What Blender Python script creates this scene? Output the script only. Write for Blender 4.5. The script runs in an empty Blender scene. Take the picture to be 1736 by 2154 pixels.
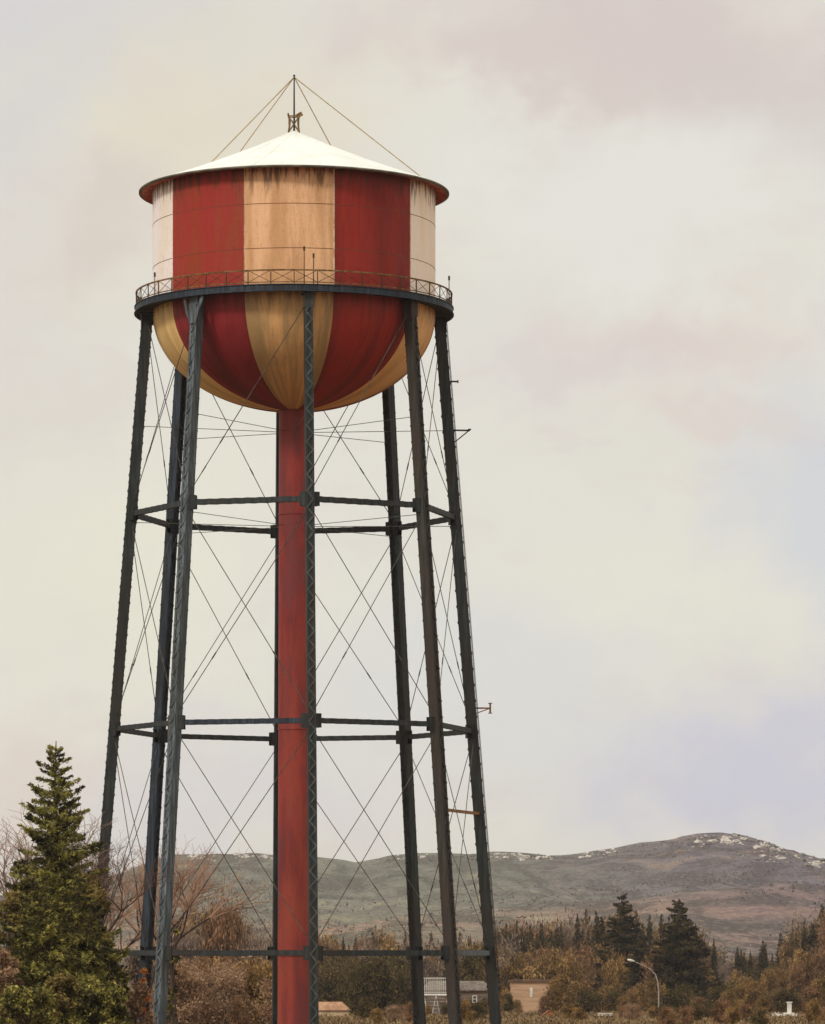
import bpy, math, random
import numpy as np
from mathutils import Vector, Matrix, noise as mnoise

scene = bpy.context.scene
col = scene.collection
R_ = math.radians
pi = math.pi

# ------------------------------------------------------------------ camera
F = 9000.0            # focal length in picture units (picture is 1736 wide)
CX, HY = 868.0, 2010.0
cam_d = bpy.data.cameras.new("camera")
cam = bpy.data.objects.new("camera", cam_d)
col.objects.link(cam)
cam.location = (0, 0, 0)
cam.rotation_euler = (R_(90), 0, 0)
cam_d.sensor_fit = 'HORIZONTAL'
cam_d.sensor_width = 36
cam_d.lens = F / 1736 * 36
cam_d.shift_y = (HY - 1077) / 1736
cam_d.clip_start = 1
cam_d.clip_end = 60000
scene.camera = cam

def wx(px, Y): return (px - CX) * Y / F
def wz(py, Y): return (HY - py) * Y / F

def lerp(a, b, t): return a + (b - a) * t
def sstep(t):
    t = min(1, max(0, t)); return t * t * (3 - 2 * t)

def ground_z(x, y):
    if y < 250: z = -4.5
    elif y < 600: z = lerp(-4.5, -7.8, (y - 250) / 350)
    else: z = -7.8 - 0.6 * sstep((y - 600) / 500)
    z += 0.12 * mnoise.noise(Vector((x * 0.03, y * 0.03, 0)))
    return z

# ------------------------------------------------------------------ colour
def lin(r, g, b, k=1.0):
    def f(c):
        c /= 255
        return (c / 12.92 if c <= 0.04045 else ((c + 0.055) / 1.055) ** 2.4) * k
    return (f(r), f(g), f(b), 1)

class NT:
    def __init__(s, tree): s.t = tree; s.n = tree.nodes; s.l = tree.links
    def node(s, typ, **kw):
        n = s.n.new(typ)
        for k, v in kw.items():
            setattr(n, k, v)
        return n
    def link(s, a, b): s.l.new(a, b)
    def setin(s, sock, v):
        if hasattr(v, 'is_linked') or isinstance(v, bpy.types.NodeSocket): s.l.new(v, sock)
        else: sock.default_value = v
    def math(s, op, a, b=0.0, c=0.0, clamp=False):
        n = s.node('ShaderNodeMath', operation=op, use_clamp=clamp)
        s.setin(n.inputs[0], a); s.setin(n.inputs[1], b); s.setin(n.inputs[2], c)
        return n.outputs[0]
    def vmath(s, op, a, b=(0, 0, 0)):
        n = s.node('ShaderNodeVectorMath', operation=op)
        s.setin(n.inputs[0], a); s.setin(n.inputs[1], b)
        return n.outputs['Value'] if op in ('LENGTH', 'DISTANCE', 'DOT_PRODUCT') else n.outputs[0]
    def mix(s, f, a, b, blend='MIX'):
        n = s.node('ShaderNodeMix', data_type='RGBA', blend_type=blend)
        s.setin(n.inputs[0], f); s.setin(n.inputs[6], a); s.setin(n.inputs[7], b)
        return n.outputs[2]
    def noise(s, vec, scale, detail=3, rough=0.55, dist=0.0):
        n = s.node('ShaderNodeTexNoise')
        if vec is not None: s.link(vec, n.inputs['Vector'])
        n.inputs['Scale'].default_value = scale
        n.inputs['Detail'].default_value = detail
        n.inputs['Roughness'].default_value = rough
        n.inputs['Distortion'].default_value = dist
        return n.outputs['Fac']
    def ramp(s, v, lo, hi, a=0.0, b=1.0):
        n = s.node('ShaderNodeMapRange', interpolation_type='SMOOTHSTEP')
        s.setin(n.inputs['Value'], v)
        n.inputs['From Min'].default_value = lo; n.inputs['From Max'].default_value = hi
        n.inputs['To Min'].default_value = a; n.inputs['To Max'].default_value = b
        return n.outputs[0]
    def obj(s): return s.node('ShaderNodeTexCoord').outputs['Object']
    def scale(s, vec, sx, sy, sz): return s.vmath('MULTIPLY', vec, (sx, sy, sz))

def new_mat(name):
    m = bpy.data.materials.new(name); m.use_nodes = True
    m.node_tree.nodes.clear()
    t = NT(m.node_tree)
    out = t.node('ShaderNodeOutputMaterial')
    bs = t.node('ShaderNodeBsdfPrincipled')
    t.link(bs.outputs[0], out.inputs[0])
    return m, t, bs, out

def bump(t, bs, h, strength=0.3, dist=0.02):
    b = t.node('ShaderNodeBump')
    b.inputs['Strength'].default_value = strength; b.inputs['Distance'].default_value = dist
    t.setin(b.inputs['Height'], h)
    t.link(b.outputs[0], bs.inputs['Normal'])

def simple_mat(name, c1, c2, scale=1.0, stretch=(1, 1, 1), rough=0.7, metal=0.0, c3=None, spec=0.3, bmp=0.15):
    m, t, bs, out = new_mat(name)
    v = t.scale(t.obj(), *stretch)
    n1 = t.noise(v, scale, 5, 0.6)
    n2 = t.noise(v, scale * 4.3, 4, 0.6)
    c = t.mix(t.ramp(n1, 0.38, 0.62), c1, c2)
    if c3 is not None:
        c = t.mix(t.ramp(n2, 0.52, 0.7), c, c3)
    t.link(c, bs.inputs['Base Color'])
    t.setin(bs.inputs['Roughness'], t.ramp(n2, 0.3, 0.7, rough - 0.12, min(1, rough + 0.12)))
    bs.inputs['Metallic'].default_value = metal
    bs.inputs['Specular IOR Level'].default_value = spec
    if bmp: bump(t, bs, n2, bmp)
    return m

def leaf_mat(name, dark, mid, light, scale=0.8, transl=0.25, bias=0.0):
    m, t, bs, out = new_mat(name)
    v = t.obj()
    n1 = t.noise(v, scale, 3, 0.6)
    at = t.node('ShaderNodeAttribute', attribute_name='tint').outputs['Fac']
    n0 = t.noise(v, scale * 3.1, 2, 0.5)
    f = t.math('ADD', t.math('ADD', t.math('MULTIPLY', n1, 1.0), t.math('MULTIPLY', n0, .35)), t.math('MULTIPLY', at, 0.42))
    f = t.math('SUBTRACT', f, .24)
    f = t.math('ADD', f, bias)
    c = t.mix(t.ramp(f, 0.44, 0.66), dark, mid)
    c = t.mix(t.ramp(f, 0.60, 0.82), c, light)
    t.link(c, bs.inputs['Base Color'])
    bs.inputs['Roughness'].default_value = 0.8
    bs.inputs['Specular IOR Level'].default_value = 0.15
    tr = t.node('ShaderNodeBsdfTranslucent'); t.link(c, tr.inputs[0])
    mx = t.node('ShaderNodeMixShader'); mx.inputs[0].default_value = transl
    t.link(bs.outputs[0], mx.inputs[1]); t.link(tr.outputs[0], mx.inputs[2])
    t.link(mx.outputs[0], out.inputs[0])
    return m

M = {}
# aged dark steel of the legs and struts
def steel(name, base, hi, rust, rustlo=0.56):
    m, t, bs, out = new_mat(name)
    v = t.obj()
    vs = t.scale(v, 5, 5, 0.5)
    n1 = t.noise(vs, 1.2, 4, 0.6); n2 = t.noise(t.scale(v, 1, 1, .35), 0.35, 4, 0.6); n3 = t.noise(v, 9, 3, .6)
    c = t.mix(t.ramp(n1, 0.4, 0.68), base, hi)
    c = t.mix(t.ramp(n2, rustlo - .08, rustlo + .12, 0, .85), c, rust)
    c = t.mix(t.ramp(n3, .55, .8, 0, .5), c, tuple(x * .45 for x in base[:3]) + (1,))
    t.link(c, bs.inputs['Base Color'])
    bs.inputs['Roughness'].default_value = 0.62
    bs.inputs['Specular IOR Level'].default_value = 0.35
    bump(t, bs, n3, 0.25, 0.02)
    return m
M['steel'] = steel('aged_steel', lin(44, 48, 46), lin(74, 80, 78), lin(58, 48, 38))
M['steel_dark'] = steel('dark_steel', lin(32, 35, 34), lin(54, 60, 60), lin(50, 42, 34))
M['steel_pale'] = steel('pale_steel', lin(70, 78, 80), lin(112, 122, 128), lin(62, 60, 54), .60)
M['steel_blue'] = steel('blue_black_steel', lin(28, 34, 42), lin(54, 66, 80), lin(36, 34, 34), .6)
M['steel_brown'] = steel('brown_steel', lin(44, 42, 34), lin(68, 64, 56), lin(58, 46, 40), .52)
M['steel_lace'] = steel('worn_lacing_steel', lin(62, 66, 64), lin(90, 94, 92), lin(70, 60, 50), .6)
M['rod'] = simple_mat('rod_steel', lin(56, 52, 46), lin(90, 86, 78), 3, rough=.6, bmp=0)
M['guy'] = simple_mat('guy_wire', lin(150, 122, 74), lin(176, 152, 104), 3, rough=.6, bmp=0)
M['finial'] = simple_mat('rusty_bracket', lin(92, 66, 34), lin(140, 108, 66), 5, rough=.8)
M['orange_steel'] = simple_mat('ochre_bar', lin(150, 104, 58), lin(120, 84, 50), 4)

def tank_mat(name, streak=(74, 48, 26), amt=0.8, topz=None, bowl=False):
    m, t, bs, out = new_mat(name)
    o = t.obj()
    sep = t.node('ShaderNodeSeparateXYZ'); t.link(o, sep.inputs[0])
    ang = t.math('ARCTAN2', sep.outputs[0], t.math('MULTIPLY', sep.outputs[1], -1.0))
    arc = t.math('MULTIPLY', ang, 7.4)
    z = sep.outputs[2]
    cmb = t.node('ShaderNodeCombineXYZ'); t.link(arc, cmb.inputs[0]); t.link(t.math('MULTIPLY', z, 0.13), cmb.inputs[1])
    c2 = t.node('ShaderNodeCombineXYZ'); t.link(arc, c2.inputs[0]); t.link(z, c2.inputs[1])
    paint = t.node('ShaderNodeAttribute', attribute_name='paint').outputs['Color']
    stain = t.node('ShaderNodeAttribute', attribute_name='stain').outputs['Color']
    wash = t.noise(cmb.outputs[0], 0.75, 4, 0.6, 0.3)      # broad vertical washes
    fine = t.noise(cmb.outputs[0], 4.5, 5, 0.62)           # fine streaks
    blot = t.noise(c2.outputs[0], 0.9, 4, 0.65)
    fine2 = t.noise(t.scale(cmb.outputs[0], 1, 1.4, 1), 9, 4, 0.7, .4)
    grain = t.noise(c2.outputs[0], 11, 3, 0.6)
    c = t.mix(t.ramp(wash, 0.40, 0.62, 0, 0.9), paint, stain)
    c = t.mix(t.ramp(fine, 0.50, 0.70, 0, 0.42), c, stain)
    c = t.mix(t.ramp(blot, 0.52, 0.74, 0, 0.35), c, stain)
    dk = lin(*streak)
    drip = t.noise(cmb.outputs[0], 3.1, 3, 0.7)
    if topz is not None:
        # rust drips running down from the top seam
        g = t.ramp(z, topz - 2.1, topz, 0, 1)
        dsum = t.math('MULTIPLY', t.ramp(t.math('ADD', drip, t.math('MULTIPLY', g, 0.17)), 0.60, 0.74), g)
        c = t.mix(t.math('MULTIPLY', dsum, amt), c, dk)
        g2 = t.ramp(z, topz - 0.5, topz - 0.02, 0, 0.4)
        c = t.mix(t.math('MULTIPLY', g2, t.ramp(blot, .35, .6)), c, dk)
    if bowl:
        g = t.ramp(z, topz_b - 1.2, topz_b, 0, 0.45)  # grime, with some balcony shade painted in, darkens the bowl's upper edge
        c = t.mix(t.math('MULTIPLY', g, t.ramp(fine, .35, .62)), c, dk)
    c = t.mix(t.ramp(fine2, 0.54, 0.70, 0, 0.22), c, dk)
    c = t.mix(t.ramp(grain, 0.5, 0.8, 0, 0.25), c, dk)
    t.link(c, bs.inputs['Base Color'])
    t.setin(bs.inputs['Roughness'], t.ramp(fine, .3, .7, .5, .75))
    bs.inputs['Specular IOR Level'].default_value = 0.3
    bump(t, bs, t.math('ADD', t.math('MULTIPLY', blot, 3.0), t.math('MULTIPLY', grain, .3)), 0.25, 0.05)
    return m

# ------------------------------------------------------------------ mesh builder
class MB:
    def __init__(s): s.v = []; s.f = []; s.a = []; s.b = []
    def add(s, vs, fs):
        n = len(s.v); s.v += [tuple(v) for v in vs]; s.f += [tuple(i + n for i in f) for f in fs]
    def frame_box(s, c, X, Y, Z):
        c = Vector(c); vs = []
        for i in (-1, 1):
            for j in (-1, 1):
                for k in (-1, 1): vs.append(c + X * i + Y * j + Z * k)
        s.add(vs, [(0, 1, 3, 2), (4, 6, 7, 5), (0, 4, 5, 1), (2, 3, 7, 6), (0, 2, 6, 4), (1, 5, 7, 3)])
    def box(s, x0, x1, y0, y1, z0, z1):
        s.frame_box(((x0 + x1) / 2, (y0 + y1) / 2, (z0 + z1) / 2), Vector(((x1 - x0) / 2, 0, 0)), Vector((0, (y1 - y0) / 2, 0)), Vector((0, 0, (z1 - z0) / 2)))
    def bar(s, p, q, w, h, up=(0, 0, 1)):
        p = Vector(p); q = Vector(q); d = (q - p); L = d.length; d.normalize()
        sx = d.cross(Vector(up)); 
        if sx.length < 1e-5: sx = d.cross(Vector((1, 0, 0)))
        sx.normalize(); u = sx.cross(d)
        s.frame_box((p + q) / 2, d * (L / 2), sx * (w / 2), u * (h / 2))
    def tube(s, p, q, r0, r1=None, n=8, cap=True):
        if r1 is None: r1 = r0
        p = Vector(p); q = Vector(q); d = (q - p).normalized()
        a = d.orthogonal().normalized(); b = d.cross(a)
        vs = []
        for (c, r) in ((p, r0), (q, r1)):
            for i in range(n):
                t = 2 * pi * i / n
                vs.append(c + a * (math.cos(t) * r) + b * (math.sin(t) * r))
        fs = [(i, (i + 1) % n, n + (i + 1) % n, n + i) for i in range(n)]
        if cap: fs += [tuple(range(n - 1, -1, -1)), tuple(range(n, 2 * n))]
        s.add(vs, fs)
    def polytube(s, pts, rs, n=8):
        for i in range(len(pts) - 1): s.tube(pts[i], pts[i + 1], rs[i], rs[i + 1], n)
    def lathe(s, prof, n=96, a0=0.0, a1=2 * pi):
        full = abs(a1 - a0 - 2 * pi) < 1e-6
        m = n if full else n + 1
        vs = []
        for i in range(m):
            t = a0 + (a1 - a0) * i / n
            for (r, z) in prof: vs.append((r * math.sin(t), -r * math.cos(t), z))
        k = len(prof); fs = []
        for i in range(n):
            j = (i + 1) % m
            for q in range(k - 1): fs.append((i * k + q, j * k + q, j * k + q + 1, i * k + q + 1))
        s.add(vs, fs)
    def build(s, name, mat, parent=None, smooth=False, org=(0, 0, 0)):
        me = bpy.data.meshes.new(name)
        o_ = Vector(org)
        vs = s.v if o_.length == 0 else [(v[0] - o_.x, v[1] - o_.y, v[2] - o_.z) for v in s.v]
        me.from_pydata(vs, [], s.f); me.update()
        if smooth: me.polygons.foreach_set('use_smooth', [True] * len(me.polygons))
        me.materials.append(mat)
        o = bpy.data.objects.new(name, me); col.objects.link(o)
        if parent is not None: o.parent = parent
        return o

def tag(o, label=None, cat=None, group=None, kind=None):
    if label: o['label'] = label
    if cat: o['category'] = cat
    if group: o['group'] = group
    if kind: o['kind'] = kind
    return o
def empty(name, loc, rz=0, label=None, cat=None, group=None):
    o = bpy.data.objects.new(name, None); col.objects.link(o)
    o.location = loc; o.rotation_euler = (0, 0, rz); o.empty_display_size = .5
    return tag(o, label, cat, group)
def rcopy(o, rz, parent):
    c = o.copy(); col.objects.link(c); c.parent = parent; c.rotation_euler = (0, 0, rz)
    for k in list(o.children):
        d = k.copy(); col.objects.link(d); d.parent = c
    return c
def copy_tree(o, parent=None):
    c = o.copy(); col.objects.link(c); c.parent = parent
    for ch in list(o.children): copy_tree(ch, c)
    return c

# card clouds (leaves, needles) ------------------------------------------------
def cards_mesh(name, C, A, B, mat, parent=None, tint=None, loc=None):
    n = len(C)
    V = np.empty((n, 4, 3), dtype=np.float32)
    V[:, 0] = C - A; V[:, 1] = C + B; V[:, 2] = C + A; V[:, 3] = C - B
    me = bpy.data.meshes.new(name)
    me.vertices.add(4 * n); me.vertices.foreach_set('co', V.ravel())
    me.loops.add(4 * n); me.loops.foreach_set('vertex_index', np.arange(4 * n, dtype=np.int32))
    me.polygons.add(n); me.polygons.foreach_set('loop_start', np.arange(0, 4 * n, 4, dtype=np.int32))
    me.polygons.foreach_set('loop_total', np.full(n, 4, dtype=np.int32))
    me.update(calc_edges=True)
    at = me.attributes.new('tint', 'FLOAT', 'POINT')
    if tint is None: tint = np.random.RandomState(n).rand(n)
    at.data.foreach_set('value', np.repeat(tint, 4).astype(np.float32))
    me.materials.append(mat)
    o = bpy.data.objects.new(name, me); col.objects.link(o)
    if parent is not None: o.parent = parent
    if loc is not None: o.location = loc
    return o
def rdir(rs, n):
    v = rs.normal(size=(n, 3)); return v / np.linalg.norm(v, axis=1, keepdims=True)
def nrm(v): return v / (np.linalg.norm(v, axis=1, keepdims=True) + 1e-9)

# ================================================================== WATER TOWER
TY = 225.0; PX = F / TY       # 40 picture units per metre at the tower
TX = (619 - CX) / PX
TZ = -4.5
tower = empty('water_tower', (TX, TY, TZ), math.atan2(-TX, TY), 'tall red and cream striped water tower with white conical roof on eight dark steel legs', 'water tower')
# local z = world z - TZ
def Z(w): return w - TZ
Z_EAVE = Z(40.1); Z_DECK = Z(34.03); Z_DECKB = Z(33.66)
R_T = 7.43; R_E = 8.13; R_D = 8.33
BOWL_D = 5.08
topz_b = Z_DECKB
def legR(zl): return 7.7 + 0.0805 * (Z(33.7) - zl)
PHI0 = R_(5.3)

bounds = [R_(a) for a in (-94.2, -57.6, -19.8, 15.6, 53.6, 89.0, 124.4, 159.8, 195.1, 230.5, 265.8)]
# paint, stain (wall) ; paint, stain (bowl)
red = lambda a, b: (a, b)
wallc = [((232, 222, 224), (222, 208, 190)), ((148, 36, 28), (134, 56, 22)), ((222, 174, 132), (190, 142, 98)), ((142, 34, 20), (118, 26, 16)),
         ((244, 226, 212), (238, 210, 172)), ((148, 40, 32), (120, 44, 28)), ((226, 190, 150), (196, 150, 100)), ((148, 38, 30), (112, 34, 24)), ((222, 196, 160), (196, 156, 110)), ((148, 40, 32), (120, 44, 28))]
bowlc = [((220, 184, 122), (174, 144, 96)), ((132, 36, 40), (98, 28, 30)), ((210, 162, 108), (150, 122, 84)), ((146, 40, 30), (108, 32, 26)),
         ((222, 172, 114), (188, 138, 86)), ((148, 40, 32), (120, 44, 28)), ((204, 158, 94), (170, 124, 66)), ((148, 38, 30), (112, 34, 24)), ((204, 160, 96), (170, 124, 66)), ((148, 40, 32), (120, 44, 28))]

def shell(name, prof, cols, mat, gain, nseg=14):
    vs = []; fs = []; cp = []; cs = []
    k = len(prof)
    for p in range(10):
        a0, a1 = bounds[p], bounds[p + 1]
        base = len(vs)
        for i in range(nseg + 1):
            t = a0 + (a1 - a0) * i / nseg
            for (r, z) in prof:
                vs.append((r * math.sin(t), -r * math.cos(t), z))
                cp.append(lin(*cols[p][0], gain)); cs.append(lin(*cols[p][1], gain))
        for i in range(nseg):
            for q in range(k - 1):
                a = base + i * k + q
                fs.append((a, a + k, a + k + 1, a + 1))
    me = bpy.data.meshes.new(name); me.from_pydata(vs, [], fs); me.update()
    me.polygons.foreach_set('use_smooth', [True] * len(me.polygons))
    for nm, arr in (('paint', cp), ('stain', cs)):
        at = me.color_attributes.new(nm, 'FLOAT_COLOR', 'POINT')
        at.data.foreach_set('color', np.array(arr, dtype=np.float32).ravel())
    # exact radial normals so the stripe edges stay invisible in the shading
    nn = []
    for v in me.vertices:
        r = math.hypot(v.co.x, v.co.y)
        nn.append(v.co.copy())
    me.materials.append(mat)
    o = bpy.data.objects.new(name, me); col.objects.link(o); o.parent = tower
    return o
M['wall'] = tank_mat('striped_tank_paint', topz=Z_EAVE - 0.05)
M['bowl'] = tank_mat('striped_bowl_paint', bowl=True)
wall_prof = [(R_T, Z_DECK - 0.1 + (Z_EAVE + .1 - Z_DECK + 0.1) * i / 6) for i in range(7)]
bowl_prof = []
for i in range(29):
    t = i / 28 * (pi / 2 - 0.115)
    bowl_prof.append((R_T * math.cos(t), Z_DECKB + 0.05 - 0.02 - BOWL_D * math.sin(t)))
bowl_prof = bowl_prof[::-1] + [(R_T, Z_DECK - 0.1)]
tank_wall = shell('tank_wall', wall_prof, wallc, M['wall'], 1.18)
tank_bowl = shell('tank_bowl', bowl_prof, bowlc, M['bowl'], 1.38)
# weld seams round the wall
for zz in (Z(38.27), Z(36.0)):
    mb = MB(); mb.lathe([(R_T - .01, zz - .02), (R_T + .008, zz - .014), (R_T + .008, zz + .014), (R_T - .01, zz + .02)], 120)
    mb.build('weld_seam', simple_mat('seam_steel', lin(104, 60, 40), lin(120, 70, 48), 3), tank_wall)
# narrow bright edge strips where the stripes meet
M['edge'] = simple_mat('pale_edge_paint', lin(225, 205, 180), lin(190, 150, 120), 3)
for bi in (1, 2, 3, 4):
    a = bounds[bi] + (0.0035 if bi != 2 else -.003); w = 0.035 if bi == 3 else 0.014
    mb = MB()
    tx = Vector((math.cos(a), math.sin(a), 0)); nx = Vector((math.sin(a), -math.cos(a), 0))
    c = nx * (R_T + .004) + Vector((0, 0, (Z_EAVE + Z_DECK) / 2))
    mb.frame_box(c, tx * w, nx * .008, Vector((0, 0, (Z_EAVE - Z_DECK) / 2 - .02)))
    mb.build('edge_strip', M['edge'], tank_wall)

# roof
M['roof'] = None
m, t, bs, out = new_mat('white_roof_paint')
v = t.obj(); n1 = t.noise(v, .5, 4, .6); n2 = t.noise(v, 4, 4, .65)
c = t.mix(t.ramp(n1, .4, .65), lin(240, 241, 236, 1), lin(228, 232, 224, 1))
c = t.mix(t.ramp(n2, .56, .76, 0, .35), c, lin(186, 178, 156))
c = t.mix(t.ramp(t.noise(v, 1.7, 5, .7, .8), .60, .70, 0, .3), c, lin(170, 160, 136))
t.link(c, bs.inputs['Base Color']); bs.inputs['Roughness'].default_value = .6
bump(t, bs, n2, .1)
M['roof'] = m
Z_APEX = Z(43.35)
prof = []
for i in range(15):
    u = i / 14; r = 0.12 + (R_E - .12) * u
    z = Z_APEX - (Z_APEX - Z_EAVE) * (u ** 0.97) - .10 * math.sin(pi * u)
    prof.append((r, z))
mb = MB(); mb.lathe(prof, 120); roof = mb.build('roof', M['roof'], tower, smooth=True)
# radial roof seams, very low
for k in range(20):
    a = 2 * pi * k / 20 + .05; mb = MB()
    for i in range(1, 14):
        p0, p1 = prof[i], prof[i + 1]
        mb.bar((p0[0] * math.sin(a), -p0[0] * math.cos(a), p0[1] + .008), (p1[0] * math.sin(a), -p1[0] * math.cos(a), p1[1] + .008), .03, .02)
    mb.build('roof_seam', M['roof'], roof)
mb = MB(); mb.lathe([(R_E + .0, Z_EAVE + .0), (R_E + .03, Z_EAVE - .02), (R_E + .03, Z_EAVE - .10), (R_E - .12, Z_EAVE - .12)], 120)
M['eave'] = simple_mat('weathered_eave', lin(128, 122, 106), lin(92, 88, 76), 1.2, c3=lin(110, 80, 62))
mb.build('eave_rim', M['eave'], tower, smooth=True)
mb = MB(); mb.lathe([(R_E - .12, Z_EAVE - .12), (R_T + .3, Z_EAVE - .04), (R_T - .02, Z_EAVE + .0)], 120)
mb.build('soffit', simple_mat('red_soffit', lin(184, 72, 58), lin(200, 108, 90), .8, c3=lin(110, 66, 54)), tower, smooth=True)

# finial bracket and mast with guys
mb = MB(); mb.tube((0, 0, Z_APEX - .12), (0, 0, Z(46.25)), .055, .035, 10)
mast = mb.build('mast', M['steel_dark'], tower)
mb = MB(); mb.lathe([(0.0, Z(46.25) + .09), (.06, Z(46.25) + .06), (.07, Z(46.25)), (0.0, Z(46.25) - .02)], 10); mb.build('mast_cap', M['steel_dark'], mast)
mb = MB()
zb, zt = Z_APEX - .06, Z_APEX + .92
fp = [(-.30, -.2), (.27, -.2), (.27, .2), (-.30, .2)]
for k in range(4):
    (ax_, ay_), (bx_, by_) = fp[k], fp[(k + 1) % 4]
    w_ = .72
    mb.bar((ax_, ay_, zb), (ax_ * w_, ay_ * w_, zb + .5), .06, .06); mb.bar((ax_ * w_, ay_ * w_, zb + .5), (ax_ * 1.08, ay_, zt), .06, .06)
    mb.bar((ax_ * .95, ay_, zb + .05), (bx_ * .95, by_, zt - .15), .035, .035); mb.bar((bx_ * .95, by_, zb + .05), (ax_ * .95, ay_, zt - .15), .035, .035)
    mb.bar((ax_ * .95, ay_ * .95, zt - .14), (bx_ * .95, by_ * .95, zt - .14), .06, .05)
fin = mb.build('finial_bracket', M['finial'], tower)
mb = MB(); mb.bar((.10, -.24, zt - .2), (.42, -.24, zt - .02), .03, .22, up=(0, 0, 1)); mb.build('vane', M['finial'], fin)
for adeg in (-(180 - 57), -(180 - 41), (180 - 30), (180 - 84)):
    a = R_(adeg); mb = MB()
    mb.tube((0, 0, Z(46.2)), (8.05 * math.sin(a), -8.05 * math.cos(a), Z_EAVE + .02), .026, .026, 5)
    mb.build('guy_wire', M['guy'], tower)

# balcony -------------------------------------------------------------------
mb = MB(); mb.lathe([(R_T - .03, Z_DECK - .06), (R_D, Z_DECK - .06), (R_D, Z_DECKB + .12), (R_T - .03, Z_DECKB + .12), (R_T - .03, Z_DECK - .06)], 120)
balcony = mb.build('balcony', M['steel_dark'], tower)
mb = MB(); mb.lathe([(R_D + .0, Z_DECK), (R_D + .07, Z_DECK), (R_D + .07, Z_DECK - .04), (R_D + .025, Z_DECK - .06), (R_D + .025, Z_DECKB + .05), (R_D + .08, Z_DECKB + .03), (R_D + .08, Z_DECKB), (R_D - .06, Z_DECKB), (R_D - .06, Z_DECKB + .1)], 120)
mb.build('fascia', M['steel_blue'], balcony)
RR = R_D - .03; RT = Z(34.74)
mb = MB()
for zz, h in ((RT, .035), (Z_DECK + .10, .022)):
    mb.lathe([(RR - h, zz - h), (RR + h, zz - h), (RR + h, zz + h), (RR - h, zz + h), (RR - h, zz - h)], 120)
mb.build('handrail', M['finial'], balcony)
NP = 44
M['rail'] = simple_mat('railing_steel', lin(84, 56, 40), lin(60, 44, 36), 2)
mbp = MB(); mbp.bar((0, -RR, Z_DECK - .05), (0, -RR, RT + .03), .045, .045, up=(1, 0, 0))
post = mbp.build('rail_post', M['rail'], balcony)
da = 2 * pi / NP
p0 = Vector((0, -RR, 0)); p1 = Vector((RR * math.sin(da), -RR * math.cos(da), 0))
mbx = MB()
mbx.tube(p0 + Vector((0, 0, Z_DECK + .1)), p1 + Vector((0, 0, RT)), .014, .014, 5)
mbx.tube(p1 + Vector((0, 0, Z_DECK + .1)), p0 + Vector((0, 0, RT)), .014, .014, 5)
xb = mbx.build('rail_cross_brace', M['rail'], balcony)
for k in range(1, NP):
    rcopy(post, k * da, balcony); rcopy(xb, k * da, balcony)
for adeg, h in ((3.5, 1.9), (6.8, 1.55), (-60, 1.2), (77, 1.45)):
    a = R_(adeg); mb = MB(); q = (RR * math.sin(a), -RR * math.cos(a))
    mb.tube((*q, Z_DECK), (*q, Z_DECK + h), .03, .02, 6); mb.box(q[0] - .05, q[0] + .05, q[1] - .05, q[1] + .05, Z_DECK + h - .22, Z_DECK + h)
    mb.build('antenna', M['rail'], balcony)

# riser ---------------------------------------------------------------------
m, t, bs, out = new_mat('red_riser_paint')
v = t.obj(); vs_ = t.scale(v, 1, 1, .12)
n1 = t.noise(vs_, 1.3, 4, .6, .3); n2 = t.noise(t.scale(v, 1, 1, .25), .8, 4, .6); n3 = t.noise(t.scale(v, 1, 1, .3), 7, 4, .6); n4 = t.noise(t.scale(v, .3, .3, 1), .16, 2, .5)
n5 = t.noise(t.scale(v, 1, 1, .06), 3.2, 5, .68, .5)
c = t.mix(t.ramp(n1, .40, .58), lin(158, 54, 38), lin(136, 40, 34))
c = t.mix(t.ramp(n4, .48, .58, 0, .75), c, lin(164, 46, 42))
c = t.mix(t.math('MULTIPLY', t.ramp(n2, .38, .56, .8, 0), .8), c, lin(160, 66, 42))
c = t.mix(t.ramp(n2, .48, .64, 0, .8), c, lin(122, 50, 50))
c = t.mix(t.ramp(n3, .48, .70, 0, .35), c, lin(104, 44, 32))
c = t.mix(t.ramp(n5, .54, .68, 0, .35), c, lin(92, 44, 38))
t.link(c, bs.inputs['Base Color']); bs.inputs['Roughness'].default_value = .65
bump(t, bs, n3, .2)
M['riser'] = m
mb = MB()
zb = Z_DECKB - BOWL_D + .16
mb.lathe([(.88, 0), (.86, 6), (.83, 20), (.80, zb)], 48)
riser = mb.build('riser_pipe', M['riser'], tower, smooth=True)
for zz in (zb - .05, Z(23.2), Z(11.9), Z(0)):
    mb = MB(); rz_ = lerp(.875, .80, zz / zb); mb.lathe([(rz_, zz - .05), (rz_ + .035, zz - .045), (rz_ + .035, zz + .045), (rz_, zz + .05)], 48)
    mb.build('pipe_flange', M['riser'], riser)

mb = MB(); mb.lathe([(0, 0), (1.6, 0), (1.6, .45), (1.3, .7), (.85, .7)], 32); mb.build('riser_footing', simple_mat('concrete', lin(150, 145, 135), lin(120, 115, 105), 2), tower)

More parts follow.
